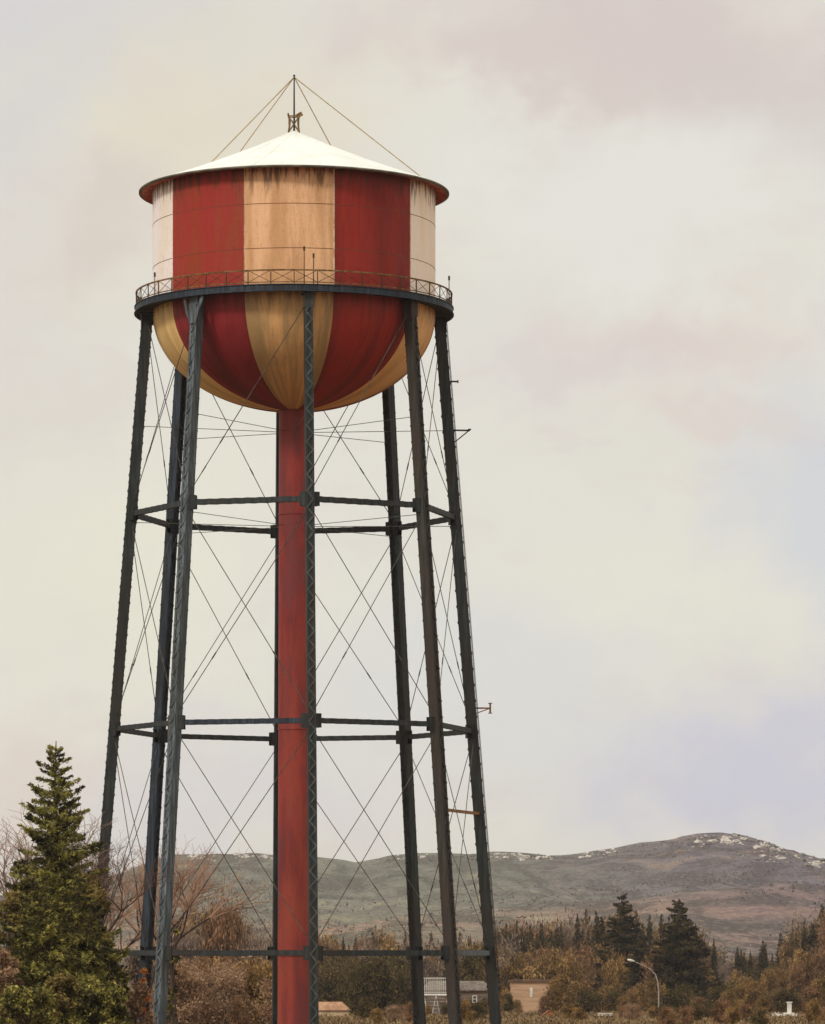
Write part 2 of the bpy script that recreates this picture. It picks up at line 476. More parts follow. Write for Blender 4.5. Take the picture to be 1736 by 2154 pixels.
# legs ----------------------------------------------------------------------
ZB, ZT_ = 0.35, Z_DECKB + .02
def legframe(z): return Vector((0, -legR(z), z))
Pb, Pt = legframe(ZB), legframe(ZT_)
ax = (Pt - Pb).normalized(); tg = Vector((1, 0, 0)); nr = ax.cross(tg).normalized()
if nr.y > 0: nr = -nr
LW, LD = 0.195, 0.25
mb = MB(); L = (Pt - Pb).length; mid = (Pt + Pb) / 2
for s_ in (-1, 1):
    mb.frame_box(mid + tg * (s_ * LW), tg * .018, nr * (LD - .02), ax * (L / 2))
    for r_ in (-1, 1):
        mb.frame_box(mid + tg * (s_ * (LW - .035)) + nr * (r_ * LD), tg * .058, nr * .018, ax * (L / 2))
for r_ in (-1, 1): mb.frame_box(mid + nr * (r_ * (LD - .045)), tg * (LW - .02), nr * .012, ax * (L / 2))
leg_mesh = mb
legs_mats = [M['steel_dark'], M['steel_brown'], M['steel_dark'], M['steel_dark'], M['steel_dark'], M['steel_blue'], M['steel_dark'], M['steel_pale']]
pitch = .42; n = int(L / pitch); mbls = []
for r_ in (-1, 1):
    mbl = MB(); mbls.append(mbl)
    for i in range(n):
        s_ = 1 if (i + (r_ > 0)) % 2 else -1
        a = Pb + ax * (i * pitch) + tg * (-s_ * (LW - .03)) + nr * (r_ * (LD + .026))
        b = Pb + ax * ((i + 1) * pitch) + tg * (s_ * (LW - .03)) + nr * (r_ * (LD + .026))
        mbl.bar(a, b, .075, .018, up=nr)
        mbl.frame_box(b + nr * (r_ * .014), tg * .04, nr * .02, ax * .05)
leg0 = leg_mesh.build('leg', legs_mats[0], tower)
lacs = [q_.build('lacing', M['steel_lace'], leg0) for q_ in mbls]
mbf = MB(); q = legframe(0)
mbf.box(-.7, .7, q.y - .7, q.y + .7, 0, .3); mbf.box(-.4, .4, q.y - .4, q.y + .4, .3, .36)
foot0 = mbf.build('footing', bpy.data.materials['concrete'], leg0)
mbt = MB()   # seat plate under the balcony
q = legframe(Z_DECKB - .35)
mbt.frame_box(Vector((0, q.y - LD - .05, Z_DECKB - .4)), Vector((.27, 0, 0)), Vector((0, .02, 0)), Vector((0, 0, .38)))
mbt.frame_box(Vector((0, q.y, Z_DECKB - .03)), Vector((.36, 0, 0)), Vector((0, .42, 0)), Vector((0, 0, .028)))
seat0 = mbt.build('seat_plate', M['steel'], leg0)
leg_az = [PHI0 + k * pi / 4 for k in range(8)]
leg0.rotation_euler = (0, 0, leg_az[0])
def with_mat(o, mat):
    o.data = o.data.copy(); o.data.materials[0] = mat
for k in range(1, 8):
    c = leg0.copy(); col.objects.link(c); c.parent = tower; c.rotation_euler = (0, 0, leg_az[k]); with_mat(c, legs_mats[k])
    for ch in lacs + [foot0, seat0]:
        d = ch.copy(); col.objects.link(d); d.parent = c
        if ch is not foot0: with_mat(d, legs_mats[k])
    if k == 7:
        mbk = MB(); q = legframe(Z_DECKB - 1.15)
        for s_ in (-1, 1):
            w = .18 if s_ > 0 else .14
            pts = [Vector((s_ * .12, q.y - .29, Z_DECKB - 1.35)), Vector((s_ * .38, q.y - .34, Z_DECKB - .7)), Vector((s_ * (.72 if s_ > 0 else .5), q.y - .36, Z_DECKB - .03))]
            for i in range(2): mbk.bar(pts[i], pts[i + 1], w, .10, up=(0, 1, 0))
        mbk.frame_box(Vector((0, q.y - .31, Z_DECKB - .85)), Vector((.26, 0, 0)), Vector((0, .02, 0)), Vector((0, 0, .5)))
        mbk.build('knee_brace', M['steel_pale'], c)

# strut rings and diagonal rods ----------------------------------------------
def az_pt(k45, z, dr=0.0):
    r = legR(z) + dr; a = k45 * pi / 4
    return Vector((r * math.sin(a), -r * math.cos(a), z))
rings = [(Z(23.12), .24, .18), (Z(11.85), .21, .18), (Z(.12), .22, .18)]
for zi, (zr, hh, ww) in enumerate(rings):
    mb = MB(); a = az_pt(0, zr); b = az_pt(1, zr); d = (b - a).normalized()
    a2, b2 = a + d * .2, b - d * .2
    sd = d.cross(Vector((0, 0, 1)))
    for s_ in (-1, 1):
        mb.bar(a2 + sd * (s_ * ww / 2), b2 + sd * (s_ * ww / 2), .02, hh)
        for u in (-1, 1): mb.bar(a2 + sd * (s_ * (ww / 2 - .04)) + Vector((0, 0, u * (hh / 2 + .009))), b2 + sd * (s_ * (ww / 2 - .04)) + Vector((0, 0, u * (hh / 2 + .009))), .10, .018)
    nn = int((b2 - a2).length / .34)
    for u in (-1, 1):
        for i in range(nn):
            s_ = 1 if i % 2 else -1
            e0 = a2 + d * (i * .34) + sd * (s_ * ww / 2) + Vector((0, 0, u * (hh / 2 + .026))); e1 = a2 + d * ((i + 1) * .34) - sd * (s_ * ww / 2) + Vector((0, 0, u * (hh / 2 + .026)))
            mb.bar(e0, e1, .05, .014)
    for k in range(8):
        mat = M['steel_blue'] if (zi == 1 and k == 7) else (M['steel_pale'] if zi == 2 and k == 1 else M['steel_dark'])
        if k == 0: s0 = mb.build('strut', M['steel_dark'], tower); s = s0; s.rotation_euler = (0, 0, PHI0)
        else:
            s = s0.copy(); col.objects.link(s); s.parent = tower; s.rotation_euler = (0, 0, PHI0 + k * pi / 4)
        if mat is not M['steel_dark']: with_mat(s, mat)
        if k == 0:
            gp = []
            for (e, dd) in ((a, d), (b, -d)):
                g = MB(); cc = e + dd * .30
                for s_ in (-1, 1):
                    g.frame_box(cc + sd * (s_ * .13), dd * .20, sd * .012, Vector((0, 0, .36)))
                    for bz in (-.3, 0, .3): g.frame_box(cc + dd * .12 + sd * (s_ * .15) + Vector((0, 0, bz)), dd * .03, sd * .012, Vector((0, 0, .03)))
                gp.append(g.build('gusset_plate', M['steel_dark'], s))
        else:
            for g in gp:
                c = g.copy(); col.objects.link(c); c.parent = s
tiers = [(Z(33.3), Z(23.4)), (Z(22.75), Z(12.15)), (Z(11.5), Z(.45))]
for (za, zb2) in tiers:
    for fl in (0, 1):
        a = az_pt(0, za, .02 * fl); b = az_pt(1, zb2, .02 * fl)
        if fl: a, b = az_pt(1, za, .05), az_pt(0, zb2, .05)
        dd = (b - a).normalized(); a = a + dd * .3; b = b - dd * .3
        mb = MB(); mb.tube(a, b, .022, .022, 6)
        mm = a.lerp(b, .72); mb.tube(mm - dd * .2, mm + dd * .2, .036, .036, 6)
        r0 = mb.build('brace_rod', M['rod'], tower); r0.rotation_euler = (0, 0, PHI0)
        first = True
        for k in range(0, 8):
            if fl == 0 and za > Z(30) and k in (0, 7): continue      # the front panels have a single rod each at the top
            if first: r0.rotation_euler = (0, 0, PHI0 + k * pi / 4); first = False; continue
            c = r0.copy(); col.objects.link(c); c.parent = tower; c.rotation_euler = (0, 0, PHI0 + k * pi / 4)
for zz, ks, dz in ((Z(27.62), range(8), .1), (Z(22.62), range(8), .05)):
    mb = MB(); mb.tube((0, -.8, zz - dz), (0, -legR(zz) + .2, zz + dz), .018, .018, 5)
    r0 = None
    for k in ks:
        if r0 is None: r0 = mb.build('spoke_rod', M['rod'], tower); r0.rotation_euler = (0, 0, leg_az[k])
        else:
            c = r0.copy(); col.objects.link(c); c.parent = tower; c.rotation_euler = (0, 0, leg_az[k])

# ladder on the outer face of the right hand leg, brackets
la = leg_az[2]
ra = Vector((math.sin(la), -math.cos(la), 0)); ta = Vector((math.cos(la), math.sin(la), 0))
def legp(k, z, out=0.0, side=0.0):
    a = leg_az[k]; r = legR(z) + out
    return Vector((r * math.sin(a) + side * math.cos(a), -r * math.cos(a) + side * math.sin(a), z))
mb = MB()
for s_ in (-.16, .16): mb.tube(legp(2, 2.5, .36, s_), legp(2, Z_DECKB - .05, .36, s_), .016, .016, 5)
zz = 2.8
while zz < Z_DECKB - .2:
    mb.tube(legp(2, zz, .36, -.16), legp(2, zz, .36, .16), .013, .013, 5)
    if int(zz / .34) % 6 == 0: mb.tube(legp(2, zz, .25, 0), legp(2, zz, .36, 0), .015, .015, 5)
    zz += .34
mb.build('ladder', M['steel_dark'], tower)
def bracket(py, L, kind):
    z = Z((HY - py) / PX); p = legp(2, z, .3)
    mb = MB(); e = p + ra * L
    mb.bar(p, e, .09, .08)
    if kind == 'tri':
        mb.bar(e - ra * .05, legp(2, z - .62, .3), .06, .06); mb.bar(e - ra * .1 + Vector((0, 0, .05)), e + ra * .05 + Vector((0, 0, .05)), .3, .05)
    if kind == 'arm':
        mb.frame_box(e, ra * .03, ta * .14, Vector((0, 0, .26))); mb.bar(p + Vector((0, 0, -.28)), e, .05, .05)
        mb.frame_box(e + Vector((0, 0, .26)), ra * .09, ta * .14, Vector((0, 0, .02)))
        mb.frame_box(e + Vector((0, 0, -.26)), ra * .09, ta * .14, Vector((0, 0, .02)))
    if kind == 'stub': mb.frame_box(e, ra * .02, ta * .08, Vector((0, 0, .08)))
    return mb
bracket(797, .42, 'stub').build('bracket', M['steel_dark'], tower)
bracket(900, .85, 'tri').build('bracket', M['steel_dark'], tower)
bracket(1487, .75, 'arm').build('bracket', M['orange_steel'], tower)
z = Z((HY - 1711) / PX)
mb = MB(); a, b = legp(1, z), legp(2, z + .02); d = (b - a).normalized(); mb.bar(a + d * .25, b + d * .1, .16, .15); mb.build('crossbar', M['orange_steel'], tower)
# conduit on the pale front leg
mb = MB(); mb.tube(legp(7, 1.0, -.1, -.36), legp(7, Z(11.2), -.1, -.36), .03, .03, 6)
mb.tube(legp(7, Z(9.0), -.12, -.33), legp(7, Z(11.6), -.12, -.33), .09, .09, 8)
con = mb.build('conduit', M['steel'], tower)
mb = MB(); cc = legp(7, Z(11.6), -.1, -.38); mb.frame_box(cc, Vector((.16, 0, 0)), Vector((0, .12, 0)), Vector((0, 0, .55))); mb.frame_box(cc + Vector((-.02, -.14, .2)), Vector((.1, 0, 0)), Vector((0, .03, 0)), Vector((0, 0, .2)))
mb.build('junction_box', M['finial'], con)

# ================================================================== GROUND, HILLS
def grid_mesh(name, xs, ys, fz, mat, kind='structure', smooth=True):
    nx, ny = len(xs), len(ys)
    vs = [(x, y, fz(x, y)) for y in ys for x in xs]
    fs = [(j * nx + i, j * nx + i + 1, (j + 1) * nx + i + 1, (j + 1) * nx + i) for j in range(ny - 1) for i in range(nx - 1)]
    mb = MB(); mb.v = vs; mb.f = fs
    o = mb.build(name, mat, None, smooth); o['kind'] = kind
    return o
m, t, bs, out = new_mat('dry_ground')
v = t.obj(); n1 = t.noise(v, .03, 5, .6); n2 = t.noise(v, .25, 5, .65); n3 = t.noise(v, 3, 4, .6)
c = t.mix(t.ramp(n1, .42, .58), lin(126, 98, 70), lin(100, 76, 52))
c = t.mix(t.ramp(n2, .5, .68), c, lin(78, 70, 40))
c = t.mix(t.ramp(n3, .45, .75, 0, .5), c, lin(74, 60, 40))
t.link(c, bs.inputs['Base Color']); bs.inputs['Roughness'].default_value = .95; bs.inputs['Specular IOR Level'].default_value = .1
bump(t, bs, n3, .5, .1)
gx = [-6000, -3000, -1500, -800, -400, -200] + [i * 20 - 180 for i in range(19)] + [200, 400, 800, 1500, 3000, 6000]
gy = [-3000, -1000, -300, -100, 0] + [40 * i + 40 for i in range(25)] + [1200, 1500, 2000, 3000, 4500, 7000, 12000, 20000]
grid_mesh('ground', gx, gy, ground_z, m)

HR = [(-3000, 1850), (-1200, 1830), (-300, 1900), (100, 1885), (230, 1845), (370, 1799), (470, 1799), (560, 1798), (640, 1803), (700, 1809), (750, 1815), (790, 1808), (820, 1801), (870, 1796), (940, 1797), (1000, 1799), (1040, 1794), (1120, 1797), (1200, 1801), (1260, 1791), (1320, 1779), (1400, 1766), (1470, 1755), (1510, 1754), (1550, 1757), (1600, 1771), (1650, 1789), (1700, 1800), (1736, 1815), (1850, 1850), (2100, 1870), (3000, 1850), (5000, 1880)]
def ridge_y(px):
    for (a, b) in zip(HR, HR[1:]):
        if a[0] <= px <= b[0]:
            return lerp(a[1], b[1], sstep((px - a[0]) / (b[0] - a[0])) * .5 + .5 * (px - a[0]) / (b[0] - a[0]))
    return 1860
def fbm(x, y, sc, o=4, seed=0):
    s = 0; a = 1; tot = 0
    for i in range(o):
        s += a * mnoise.noise(Vector((x / sc + seed, y / sc, seed * 1.7))); tot += a; a *= .5; sc *= .5
    return s / tot
RY = 3000.0
def hill_z(x, y):
    px = x / RY * F + CX
    H = wz(ridge_y(px), RY)
    base = -9.5
    t_ = (y - 1250) / (RY - 1250)
    if t_ <= 0: z = base
    elif t_ <= 1: z = base + (H - base) * (0.30 * t_ + 0.70 * t_ ** 1.9)
    else: z = base + (H - base) * (1 - .55 * sstep((t_ - 1) / 1.2))
    env = sstep(t_ * 4) * (1 if t_ < 1 else 1)
    fade = 1 - .80 * math.exp(-((t_ - 1) / .10) ** 2)
    z += 2.2 * math.exp(-((t_ - 1) / .05) ** 2) * max(0, fbm(x, y, 22, 3, 31) + .1) * (2.2 if x > 190 else .6)
    z += env * (fbm(x, y, 420, 4, 3) * 13 * fade + (abs(fbm(x * 3.2 + y * .25, y * .55, 150, 4, 9)) * -16 + 3) * fade * sstep(t_ * 3) + fbm(x, y, 26, 3, 5) * 1.1)
    # nearer heathery shoulder on the right
    g = math.exp(-((x - 175) / 130) ** 2) if x < 175 else 1.0 - .25 * sstep((x - 175) / 400)
    z += 17 * g * math.exp(-((y - 1900) / 330) ** 2)
    z += 9 * math.exp(-((x - 60) / 110) ** 2) * math.exp(-((y - 1650) / 160) ** 2)
    return z
m, t, bs, out = new_mat('heath_hillside')
v = t.obj(); sep = t.node('ShaderNodeSeparateXYZ'); t.link(v, sep.inputs[0])
n1 = t.noise(t.scale(v, 1, .5, 3), .006, 5, .6, .6); n2 = t.noise(t.scale(v, .35, 1, 2), .03, 5, .65, .4); n3 = t.noise(v, .16, 5, .7); n4 = t.noise(t.scale(v, .3, 1.4, 1), .011, 4, .6, .5)
xr = t.ramp(t.math('ADD', sep.outputs[0], t.math('MULTIPLY', n1, 160)), 60, 330)
yr = t.ramp(t.math('ADD', sep.outputs[1], t.math('MULTIPLY', n1, 500)), 1750, 2650)
n5 = t.noise(t.scale(v, 1, .35, 1), .45, 4, .7)
fold = t.noise(t.vmath('ADD', t.scale(v, 1, .22, 2.5), (3, 1, 0)), .02, 6, .68, 1.2)
c_low = t.mix(xr, lin(158, 130, 108), lin(126, 100, 106))
c_up = t.mix(xr, lin(122, 122, 108), lin(106, 98, 108))
c = t.mix(yr, c_low, c_up)
c = t.mix(t.ramp(n4, .46, .60, 0, .6), c, t.mix(xr, lin(104, 108, 92), lin(92, 84, 96)))
c = t.mix(t.ramp(fold, .45, .56, 0, .8), c, t.mix(xr, lin(74, 74, 62), lin(62, 54, 60)))
c = t.mix(t.ramp(fold, .36, .43, .75, 0), c, t.mix(xr, lin(150, 144, 116), lin(146, 120, 108)))
c = t.mix(t.ramp(n2, .54, .64, 0, .5), c, lin(92, 82, 82))
c = t.mix(t.ramp(n3, .48, .66, 0, .45), c, lin(80, 74, 70))
c = t.mix(t.ramp(n5, .5, .68, 0, .5), c, lin(164, 148, 132))
c = t.mix(t.ramp(n5, .34, .46, .4, 0), c, lin(78, 72, 70))
rk = t.math('MULTIPLY', t.ramp(sep.outputs[2], 52, 74), t.ramp(t.noise(t.scale(v, 1, .6, 1), .05, 5, .7, .6), .52, .66))
c = t.mix(t.math('MULTIPLY', rk, xr), c, lin(150, 122, 104))
t.link(c, bs.inputs['Base Color']); bs.inputs['Roughness'].default_value = 1; bs.inputs['Specular IOR Level'].default_value = .05
bump(t, bs, n3, .8, 2.0)
xs = [-2600, -2000, -1500, -1100, -800] + [-600 + 8 * i for i in range(151)] + [800, 1100, 1500, 2000, 2600]
ys = [1180 + 20 * i for i in range(106)] + [3400, 3700, 4100, 4700, 5400]
grid_mesh('hills', xs, ys, hill_z, m)

# pale rocks near the crest ------------------------------------------------------
M['rock'] = simple_mat('pale_rock', lin(206, 197, 186), lin(150, 140, 130), .35, c3=lin(110, 100, 92), rough=.95, bmp=.5)
M['rock_dark'] = simple_mat('dark_rock', lin(112, 110, 102), lin(84, 80, 76), .35, c3=lin(150, 144, 134), rough=.95, bmp=.5)
rnd = random.Random(5)
def rock_mesh(seed, mat):
    import bmesh
    bm = bmesh.new(); bmesh.ops.create_icosphere(bm, subdivisions=2, radius=1)
    for v_ in bm.verts:
        n_ = mnoise.noise(v_.co * 1.3 + Vector((seed * 3.1, 0, 0))); n2_ = mnoise.cell(v_.co * 1.9 + Vector((seed, 5, 2)))
        v_.co *= 1 + .45 * n_ + .22 * (n2_ - .5)
        v_.co.z *= .72
    me = bpy.data.meshes.new('rock'); bm.to_mesh(me); bm.free(); me.materials.append(mat); return me
rmesh = [rock_mesh(i, M['rock']) for i in range(5)]; dmesh = [rock_mesh(9 + i, M['rock_dark']) for i in range(2)]
clusters = [((395, 455), (0.93, .985), 18, 2.0, 'pale rocks on the low ridge left of the tower legs', 'small pale rock on the ridge near the bare tree'),
            ((495, 575), (.96, .995), 26, 2.0, 'pale rocks on the ridge left of the riser', 'small pale rock on the ridge between the front left leg and the red riser'),
            ((835, 905), (.96, .995), 18, 1.9, 'pale rocks on the ridge behind the right legs', 'small pale rock on the ridge behind the back right leg'),
            ((1035, 1165), (.94, .992), 36, 2.1, 'pale rocks on the ridge right of the tower', 'small pale rock on the ridge just right of the tower'),
            ((1225, 1300), (.95, .994), 24, 2.1, 'pale rocks below the long rise of the ridge', 'small pale rock where the ridge starts to climb'),
            ((1455, 1560), (.90, .99), 50, 2.5, 'pale rocks on the summit of the hill', 'pale rock outcrop on the summit of the hill'),
            ((1560, 1735), (.80, .985), 120, 2.4, 'pale rocks scattered down the right shoulder of the hill', 'pale rock outcrop on the right shoulder of the hill')]
for (x0, x1), (t0, t1), n, sz, grp, lab in clusters:
    for i in range(n):
        px = rnd.uniform(x0, x1); tt = rnd.uniform(t0, t1); y = 1250 + (RY - 1250) * tt; x = (px - CX) * y / F
        dk = rnd.random() < (.25 if x0 > 1400 else .08)
        o = bpy.data.objects.new('rock', rnd.choice(dmesh if dk else rmesh)); col.objects.link(o)
        s_ = sz * rnd.choice((.3, .4, .5, .6, .8, 1.1)) * (1.25 if dk else 1); o.scale = (s_ * rnd.uniform(.9, 1.7), s_, s_ * rnd.uniform(.7, 1.0)); o.rotation_euler = (rnd.uniform(-.3, .3), 0, rnd.uniform(0, 6))
        o.location = (x, y, hill_z(x, y) + s_ * .1)
        if dk: tag(o, lab.replace('small pale', 'small dark').replace('pale', 'dark'), 'rock', grp.replace('pale', 'dark'))
        else: tag(o, lab, 'rock', grp)

# ================================================================== VEGETATION
M['bark'] = simple_mat('bark', lin(74, 60, 48), lin(98, 82, 68), 2, (1, 1, .2), .95, c3=lin(50, 42, 34))
M['bark_red'] = simple_mat('red_brown_bark', lin(80, 60, 52), lin(58, 46, 42), 2, (1, 1, .2), .95, c3=lin(60, 44, 38))
M['twig_red'] = simple_mat('russet_twig', lin(174, 140, 116), lin(146, 114, 94), .7, rough=.95, bmp=0)
M['twig_dark'] = simple_mat('dark_russet_twig', lin(96, 70, 58), lin(70, 52, 44), .7, rough=.95, bmp=0)
M['twig_grey'] = simple_mat('grey_twig', lin(166, 142, 126), lin(138, 114, 100), .7, rough=.95, bmp=0)
M['spruce'] = leaf_mat('spruce_needles', lin(50, 46, 28), lin(92, 86, 44), lin(170, 160, 82), 1.5, .2, -.03)
M['spruce_top'] = leaf_mat('dark_spruce_needles', lin(50, 46, 28), lin(92, 86, 45), lin(164, 156, 80), 1.3, .2, .04)
M['moss'] = leaf_mat('yellow_green_leaves', lin(54, 50, 28), lin(100, 94, 46), lin(180, 170, 90), 1.5, .2, -.03)
M['olive'] = leaf_mat('olive_leaves', lin(68, 58, 34), lin(108, 92, 52), lin(152, 132, 76), .7)
M['far_con'] = leaf_mat('far_conifer_needles', lin(34, 32, 26), lin(56, 50, 36), lin(104, 90, 56), .4)
M['brown'] = leaf_mat('brown_leaves', lin(84, 66, 42), lin(132, 102, 62), lin(176, 142, 88), .25, .15)
M['rust'] = leaf_mat('rust_leaves', lin(88, 66, 48), lin(132, 98, 68), lin(164, 126, 92), .25, .15)
M['mauve'] = leaf_mat('mauve_twigs', lin(98, 82, 72), lin(132, 112, 98), lin(160, 140, 120), .2, .15)
M['darkolive'] = leaf_mat('dark_olive_leaves', lin(52, 46, 30), lin(82, 70, 42), lin(124, 104, 62), .3, .15)
M['ember'] = leaf_mat('red_orange_leaves', lin(150, 56, 30), lin(190, 86, 48), lin(196, 130, 60), .9)
M['flesh'] = leaf_mat('pinkish_brown_leaves', lin(116, 90, 68), lin(152, 120, 92), lin(182, 150, 120), .4, .15)

def conifer_geo(H, Rb, seed, leaf=.16, dens=1.0, power=.9, irregular=.35, bare=.04, upturn=.1, tiers=42):
    rs = np.random.RandomState(seed); rr = random.Random(seed)
    tr = MB()
    pts = [Vector((rr.uniform(-.03, .03) * H * .15, rr.uniform(-.03, .03) * H * .15, H * i / 6)) for i in range(7)]
    pts[0] = Vector((0, 0, 0)); pts[6] = Vector((0, 0, H))
    rad = [H * .018 * (1 - i / 6) + .02 for i in range(7)]
    tr.polytube(pts, rad, 7)
    C, A, B, T = [], [], [], []
    z = H * bare; step = H / tiers
    while z < H * .985:
        t_ = z / H
        env = (1 - t_) ** power * Rb + .04 * Rb
        nb = max(3, int(9 * (1 - t_) + 4))
        a0 = rr.uniform(0, 6.28)
        for k in range(nb):
            if rr.random() < .08: continue
            a = a0 + 2 * pi * k / nb + rr.uniform(-.3, .3)
            Lb = env * rr.uniform(1 - irregular, 1 + irregular * .55)
            dz = Lb * (rr.uniform(-.42, .16) + upturn * t_)
            d = np.array([math.cos(a), math.sin(a), dz / max(Lb, .01)]); 
            base = np.array([0, 0, z + rr.uniform(-.5, .5) * step])
            tr.tube(Vector(base), Vector(base + d * Lb * .9), .012 * (1 + Lb), .006, 3, cap=False)
            n_ = max(4, int(dens * (Lb / leaf) ** 1.25 * 2.8))
            u = rs.rand(n_) ** .6
            side = rs.normal(size=(n_, 3)) * (Lb * .13 * (1.15 - u))[:, None]; side[:, 2] *= .55; side[:, 2] -= np.abs(rs.normal(size=n_)) * leaf * .5
            c_ = base + d * (u * Lb)[:, None] + side + np.array([0, 0, .12 * Lb]) * (u ** 2)[:, None]
            ad = nrm(np.tile(d, (n_, 1)) * .8 + rdir(rs, n_) * .9)
            bd = nrm(np.cross(ad, rdir(rs, n_)))
            s1 = leaf * (rs.rand(n_) * .9 + .7); s2 = s1 * (rs.rand(n_) * .2 + .16)
            C.append(c_); A.append(ad * s1[:, None]); B.append(bd * s2[:, None])
            T.append(np.clip(rs.rand(n_) * .5 + .5 * rr.random(), 0, 1))
        z += step * rr.uniform(.7, 1.2)
    return tr, np.concatenate(C), np.concatenate(A), np.concatenate(B), np.concatenate(T)

def conifer(px, Y, py_top, Rb, seed, mat, label, name='spruce_tree', cat='tree', group=None, **kw):
    x = wx(px, Y); g = ground_z(x, Y); H = wz(py_top, Y) - g
    tr, C, A, B, T = conifer_geo(H, Rb, seed, **kw)
    root = empty(name, (x, Y, g - .05), 0, label, cat, group)
    tr.build('trunk', M['bark'], root)
    cards_mesh('crown', C, A, B, mat, root, T)
    return root

def bush_geo(H, W, seed, leaf=.2, n=2500, clumps=22, zlo=.1, vert=.0, spread=.24, cone=0.0, trunk=True):
    """crown of many leaf faces gathered in uneven clumps round a limbed trunk"""
    rs = np.random.RandomState(seed); rr = random.Random(seed)
    tr = MB(); C, A, B, T = [], [], [], []
    if trunk: tr.polytube([Vector((0, 0, 0)), Vector((rr.uniform(-.1, .1) * W * .3, 0, H * .35)), Vector((rr.uniform(-.1, .1) * W, 0, H * .8))], [H * .022 + .02, H * .016 + .015, .015], 6)
    for k in range(clumps):
        u = rr.random(); zc = H * (zlo + (1 - zlo) * (u ** .9) * .93)
        e = math.sqrt(max(.02, 1 - ((zc / H - .42) / .62) ** 2)) if cone == 0 else (1 - zc / H) ** cone + .06
        a = rr.uniform(0, 6.28); r_ = W * e * math.sqrt(rr.random()) * .95
        c0 = np.array([r_ * math.cos(a), r_ * math.sin(a), zc])
        if trunk: tr.tube(Vector((0, 0, zc * rr.uniform(.35, .7))), Vector(c0), H * .006 + .01, .006, 4, cap=False)
        m_ = int(n / clumps * rr.uniform(.5, 1.5)); sg = W * spread * rr.uniform(.6, 1.3)
        c_ = c0 + rs.normal(size=(m_, 3)) * np.array([sg, sg, sg * (.8 + vert)])
        c_ = c_[c_[:, 2] > .02 * H]; m_ = len(c_)
        ad = rdir(rs, m_); ad[:, 2] = ad[:, 2] * (1 + 3 * vert) + vert * 1.5; ad = nrm(ad)
        bd = nrm(np.cross(ad, rdir(rs, m_)))
        s1 = leaf * (rs.rand(m_) * .8 + .6) * (1 + vert * .8); s2 = s1 * (rs.rand(m_) * .35 + .35) / (1 + vert)
        C.append(c_); A.append(ad * s1[:, None]); B.append(bd * s2[:, None])
        T.append(np.clip(rs.rand(m_) * .45 + .6 * rr.random() - .02, 0, 1))
    return tr, np.concatenate(C), np.concatenate(A), np.concatenate(B), np.concatenate(T)
def bush(px, Y, py_top, Wpx, seed, mat, label, name='shrub', cat='shrub', group=None, **kw):
    x = wx(px, Y); g = ground_z(x, Y); H = wz(py_top, Y) - g; W = Wpx * Y / F
    tr, C, A, B, T = bush_geo(H, W, seed, **kw)
    root = empty(name, (x, Y, g - .05), 0, label, cat, group)
    tr.build('trunk', M['bark'], root); cards_mesh('crown', C, A, B, mat, root, T)
    return root

def bare_geo(H, seed, spreadf=.5, depth=6, r0=None, kids=3, lean=.12, twl=1.0):
    rr = random.Random(seed); tk = MB(); tw = MB()
    def grow(p, d, L, r, lv):
        nseg = 3; q = p
        for i in range(nseg):
            d = (d + Vector((rr.uniform(-1, 1), rr.uniform(-1, 1), rr.uniform(-.5, .6))) * (.13 + .04 * lv)).normalized()
            q2 = q + d * (L / nseg); ra_ = r * (1 - .25 * i / nseg); rb_ = r * (1 - .25 * (i + 1) / nseg)
            (tk if lv < 3 else tw).tube(q, q2, ra_, rb_, 6 if lv < 2 else (4 if lv < 4 else 3), cap=False)
            if lv < depth and lv > 0 and rr.random() < .65:
                side = (d + Vector((rr.uniform(-1, 1), rr.uniform(-1, 1), rr.uniform(0, .8))) * spreadf * 1.2).normalized()
                grow(q2, side, L * rr.uniform(.45, .7), rb_ * .5, lv + 2 if lv + 2 <= depth else depth)
            q = q2
        if lv < depth:
            for k in range(kids if lv < 4 else 2):
                az_ = 6.283 * (k + rr.random() * .6) / kids; nd = (d + Vector((math.cos(az_), math.sin(az_), rr.uniform(-.25, .35))) * spreadf * rr.uniform(.6, 1.25)).normalized()
                grow(q, nd, L * rr.uniform(.62, .85) * (twl if lv > 2 else 1), r * .62, lv + 1)
    grow(Vector((0, 0, 0)), Vector((rr.uniform(-lean, lean), rr.uniform(-lean, lean), 1)).normalized(), H * .27, r0 or H * .015, 0)
    return tk, tw
def bare_tree(px, Y, py_top, seed, twig, label, bark='bark_red', group=None, **kw):
    x = wx(px, Y); g = ground_z(x, Y); H = wz(py_top, Y) - g
    tk, tw = bare_geo(H, seed, **kw)
    top = max(v[2] for v in tw.v); s_ = H / top
    for mbb in (tk, tw): mbb.v = [(v[0] * s_, v[1] * s_, v[2] * s_) for v in mbb.v]
    root = empty('bare_tree', (x, Y, g - .05), 0, label, 'tree', group)
    tk.build('trunk', M[bark], root); tw.build('twigs', M[twig], root)
    return root

